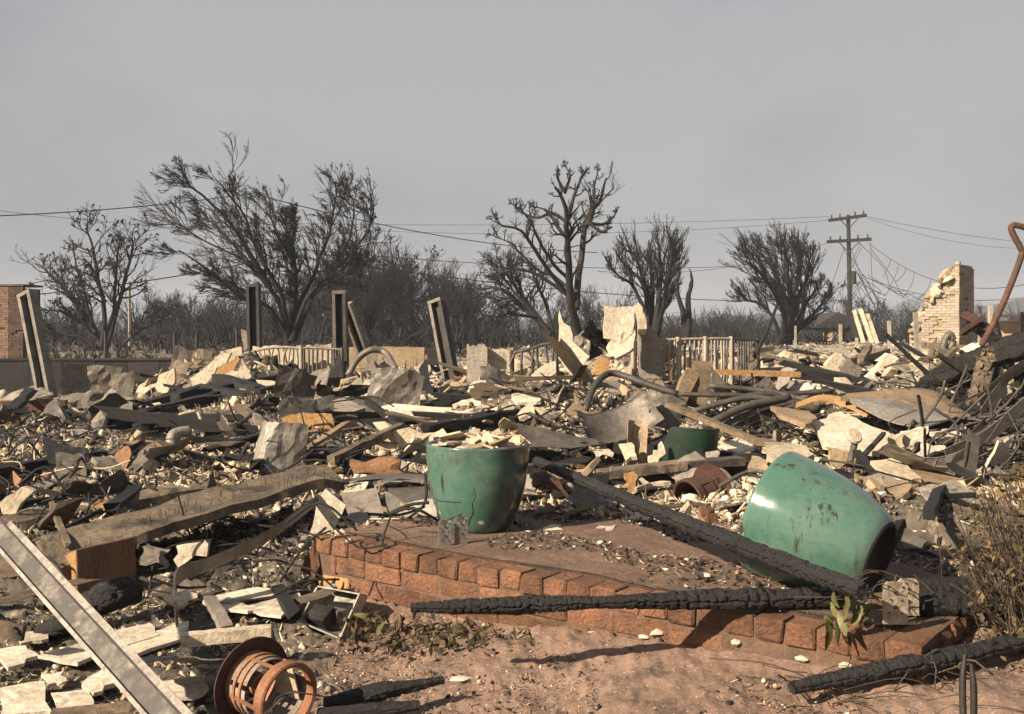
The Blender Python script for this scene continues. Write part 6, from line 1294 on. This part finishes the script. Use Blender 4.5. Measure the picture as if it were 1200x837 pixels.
scatter('plaster_sheet', 'plaster sheet', 'broad broken pale plaster sheet', pnl, 80, 6.2, 17, .26, .55, .35, lambda r: (1, r.uniform(.5, .9), r.uniform(.7, 1.2)), rr, lift=.3, u=(-.16, .52))
dk = [mesh_of('sooty_sheet', *tmpl_plate(680 + k, 6 + k % 4, .03, [.8, -.7, .4, .9][k % 4]), ['metal', 'darkmetal', 'char', 'metal'][k % 4]) for k in range(4)]
scatter('sooty_sheet', 'sooty sheet', 'dark warped sooty sheet', dk, 60, 5.6, 15, .22, .48, .4, lambda r: (1, r.uniform(.4, .9), r.uniform(.7, 1.2)), rr, lift=.35)
lb = [mesh_of('charred_rafter', *bar_long(690 + k), 'char') for k in range(4)]
scatter('charred_rafter', 'charred rafter', 'long black charred rafter', lb, 48, 5.8, 18, .8, 1.4, .09, lambda r: (1, r.uniform(.045, .07), r.uniform(.04, .07)), rr, lift=.6)
# thin pieces of bent pipe and wire
for k in range(70):
    X, Y = sample(1, 5.2, 15, rr=rr)
    if not clear(X, Y)[0]: continue
    c = np.array([X[0], Y[0], float(HP(X[0], Y[0]))]); ln = rr.uniform(.3, .9); a = rr.uniform(0, 6.28); d = np.array([math.cos(a), .6 * math.sin(a), rr.normal() * .18])
    pts = [c + d * ln * t + rr.normal(size=3) * [.05, .05, .04] + [0, 0, .10 + .05 * math.sin(t * 3)] for t in (0, .35, .7, 1)]
    z = zone(X[0], Y[0]); V, F = tube(pts, rr.choice([.006, .008, .012, .018]), 6, 12); tag(add('bent_rod', V, F, ['pipe', 'rust', 'darkmetal', 'pale_pipe'][k % 4]), f'thin bent metal rod lying {z}', 'rod', f'rods {z}')

# ------------------------------------------------------------------ fine rubble nobody could count
def swarm(name, label, cat, X, Y, size, tm, pal, pw, tilt, rr, zoff=0., m='rubble', z=None):
    Vs, Fs, Ts, n0 = [], [], [], 0; kind = rr.integers(0, len(tm), len(X)); Z = HP(X, Y) if z is None else z
    for t, (V, F) in enumerate(tm):
        i = np.where(kind == t)[0]; k = len(i)
        if not k: continue
        T = []
        for f in F: T += [[f[0], f[j], f[j + 1]] for j in range(1, len(f) - 1)]
        T = np.array(T); a, b, c = rr.normal(size=k) * tilt, rr.normal(size=k) * tilt, rr.uniform(0, 6.28, k)
        ca, sa, cb, sb, cc, sc_ = np.cos(a), np.sin(a), np.cos(b), np.sin(b), np.cos(c), np.sin(c); O = np.zeros(k); I = np.ones(k)
        mk = lambda r: np.array(r).transpose(2, 0, 1)
        Rm = mk([[cc, -sc_, O], [sc_, cc, O], [O, O, I]]) @ mk([[cb, O, sb], [O, I, O], [-sb, O, cb]]) @ mk([[I, O, O], [O, ca, -sa], [O, sa, ca]])
        s = size[i][:, None] * np.stack([I, rr.uniform(.40, 1, k), rr.uniform(.6, 1.3, k)], 1)
        W = np.einsum('nij,nvj->nvi', Rm, V[None] * s[:, None]) + np.stack([X[i], Y[i], Z[i] + size[i] * rr.uniform(-.05, .28, k) + zoff], 1)[:, None]
        Vs.append(W.reshape(-1, 3)); Fs.append((T[None] + (np.arange(k) * len(V))[:, None, None]).reshape(-1, 3) + n0); n0 += k * len(V)
        col = pal[rr.choice(len(pal), k, p=pw if np.ndim(pw) == 1 else None)] if np.ndim(pw) == 1 else np.array([pal[rr.choice(len(pal), p=pw[q])] for q in i])
        col = col * rr.uniform(.75, 1.2, (k, 1)); Ts.append(np.repeat(col, len(V), 0))
    o = add(name, np.concatenate(Vs), np.concatenate(Fs), m, tint=np.concatenate(Ts)); return tag(o, label, cat, kind='stuff')
PAL = .97 * np.array([(.60, .52, .40), (.45, .36, .25), (.27, .235, .20), (.10, .088, .078), (.026, .023, .022), (.26, .15, .09), (.74, .67, .56)])
WR, WLF = np.array([.33, .20, .12, .08, .09, .04, .14]), np.array([.17, .19, .19, .17, .18, .05, .05])
def weights(X, Y):
    l = (1 - ss(-.32, -.02, X / Y))[:, None] * (1 - ss(9, 14, Y))[:, None]; w = WR * (1 - l) + WLF * l; q = ss(.40, .62, .7 * vnoise(X * 1.3, Y * 1.3, 51) + .3 * vnoise(X * 4, Y * 4, 52))[:, None]; w = w * (q * np.array([1.5, 1.2, .8, .5, .3, 1, 1.6]) + (1 - q) * np.array([.35, .7, 1.1, 1.6, 2.6, 1.2, .2])); return w / w.sum(1, keepdims=True)
tmP = [tmpl_plate(700 + k, 4 + k % 3, .06, [.5, -.5, 0, .8][k % 4]) for k in range(8)]
tmP = [(V, F) for V, F in tmP]; tmS = [stone(.5, 720 + k) for k in range(6)]; tmB = [(V * [1, .14, .10], F) for V, F in (bar((-.6, 0, 0), (.6, 0, 0), 1, 1, seg=1, jit=.2, seed=740 + k) for k in range(4))]
MIX = tmP + tmS[:2] + tmB + [(V * [1.5, .6, .8], F) for V, F in tmB[:2]]
X, Y = sample(15000, 3.1, 7.5, -.54, .54, 0, .0, rr); swarm('gravel', 'fine ash, chips and crumbs covering the near ground', 'rubble', X, Y, np.exp(rr.uniform(math.log(.012), math.log(.055), len(X))), MIX, PAL, weights(X, Y), .5, rr)
X, Y = sample(44000, 5.4, 12.5, -.54, .54, 0, .0, rr); swarm('rubble', 'broken crumbs of plaster and char filling the middle rubble', 'rubble', X, Y, np.exp(rr.uniform(math.log(.018), math.log(.11), len(X))), MIX, PAL, weights(X, Y), .6, rr)
X, Y = sample(22000, 4.6, 9.5, -.54, .54, 0, .0, rr); swarm('crumbs', 'small crumbs and flakes filling the gaps of the near rubble', 'rubble', X, Y, np.exp(rr.uniform(math.log(.010), math.log(.035), len(X))), MIX, PAL, weights(X, Y), .6, rr)
X, Y = sample(10000, 11, 48, -.54, .54, .2, .0, rr); k = ~((X / Y < -.03) & (Y > 22)); X, Y = X[k], Y[k]; swarm('rubble', 'distant rubble of broken walls spread over the far lots', 'rubble', X, Y, np.exp(rr.uniform(math.log(.07), math.log(.30), len(X))), tmP + tmP + tmS[:2] + tmB, PAL * .85, weights(X, Y), .6, rr)
# crumbs on the platform top, most along its back, and on the dirt
n = 12000; s = PL * rr.random(n); d = .06 + (PD - .1) * rr.random(n) ** .6; keep = vnoise(s * 3.2, d * 5, 4) + .30 * (d > 1) + .22 * np.exp(-((d - .62) / .16) ** 2) > .50; s, d = s[keep], d[keep]
X = PA[0] + PU[0] * s + PN[0] * d; Y = PA[1] + PU[1] * s + PN[1] * d
k = (np.hypot(X - P1[0], Y - P1[1]) > .22); X, Y = X[k], Y[k]
swarm('crumbs', 'charcoal crumbs and chips strewn on the platform top', 'rubble', X, Y, np.exp(rr.uniform(math.log(.007), math.log(.036), len(X))), MIX, PAL, np.array([.06, .05, .07, .20, .57, .03, .02]), .4, rr, z=np.full(len(X), .010))
n = 13000; y = rr.uniform(2.75, 5.2, n); x = y * rr.uniform(-.25, .54, n); k = (debris_mask(x, y) < .4) & ~on_platform(x, y, .02) & (vnoise(x * 2.5, y * 2.5, 8) > .3); X, Y = x[k], y[k]
swarm('pebbles', 'small stones and crumbs scattered on the bare reddish dirt', 'rubble', X, Y, np.exp(rr.uniform(math.log(.004), math.log(.024), len(X))), MIX, PAL, np.array([.08, .12, .14, .22, .26, .16, .02]), .5, rr, zoff=.002)
for k, (px, py) in enumerate(((770, 746), (692, 747), (862, 757), (940, 776), (990, 784), (755, 750), (538, 800))):
    V, F = stone(.022 if k != 6 else .03, 800 + k, .5 if k == 6 else .7); tag(add('pebble', V + PG(px, py) + [0, 0, .012], F, 'white'), 'white pebble lying on the dirt below the brick wall', 'pebble', 'white pebbles on the dirt')

# ------------------------------------------------------------------ smoky air
M['haze'] = bpy.data.materials.new('haze'); M['haze'].use_nodes = True
_t = M['haze'].node_tree; _t.nodes.clear(); _o = _t.nodes.new('ShaderNodeOutputMaterial'); _v = _t.nodes.new('ShaderNodeVolumePrincipled')
_v.inputs['Color'].default_value = (.68, .75, .89, 1); _v.inputs['Density'].default_value = 0.0008; _v.inputs['Anisotropy'].default_value = 0.
_t.links.new(_v.outputs[0], _o.inputs['Volume'])
hx, hy0, hy1, hz0, hz1 = 950, -950, 960, -2.5, 40
V = np.array([(x, y, z) for z in (hz0, hz1) for x, y in ((-hx, hy0), (hx, hy0), (hx, hy1), (-hx, hy1))], float)
o = add('haze', V, [[3, 2, 1, 0], [4, 5, 6, 7], [0, 1, 5, 4], [1, 2, 6, 5], [2, 3, 7, 6], [3, 0, 4, 7]], 'haze'); tag(o, 'thin smoky haze filling the air over the burnt lots', 'haze', kind='stuff')
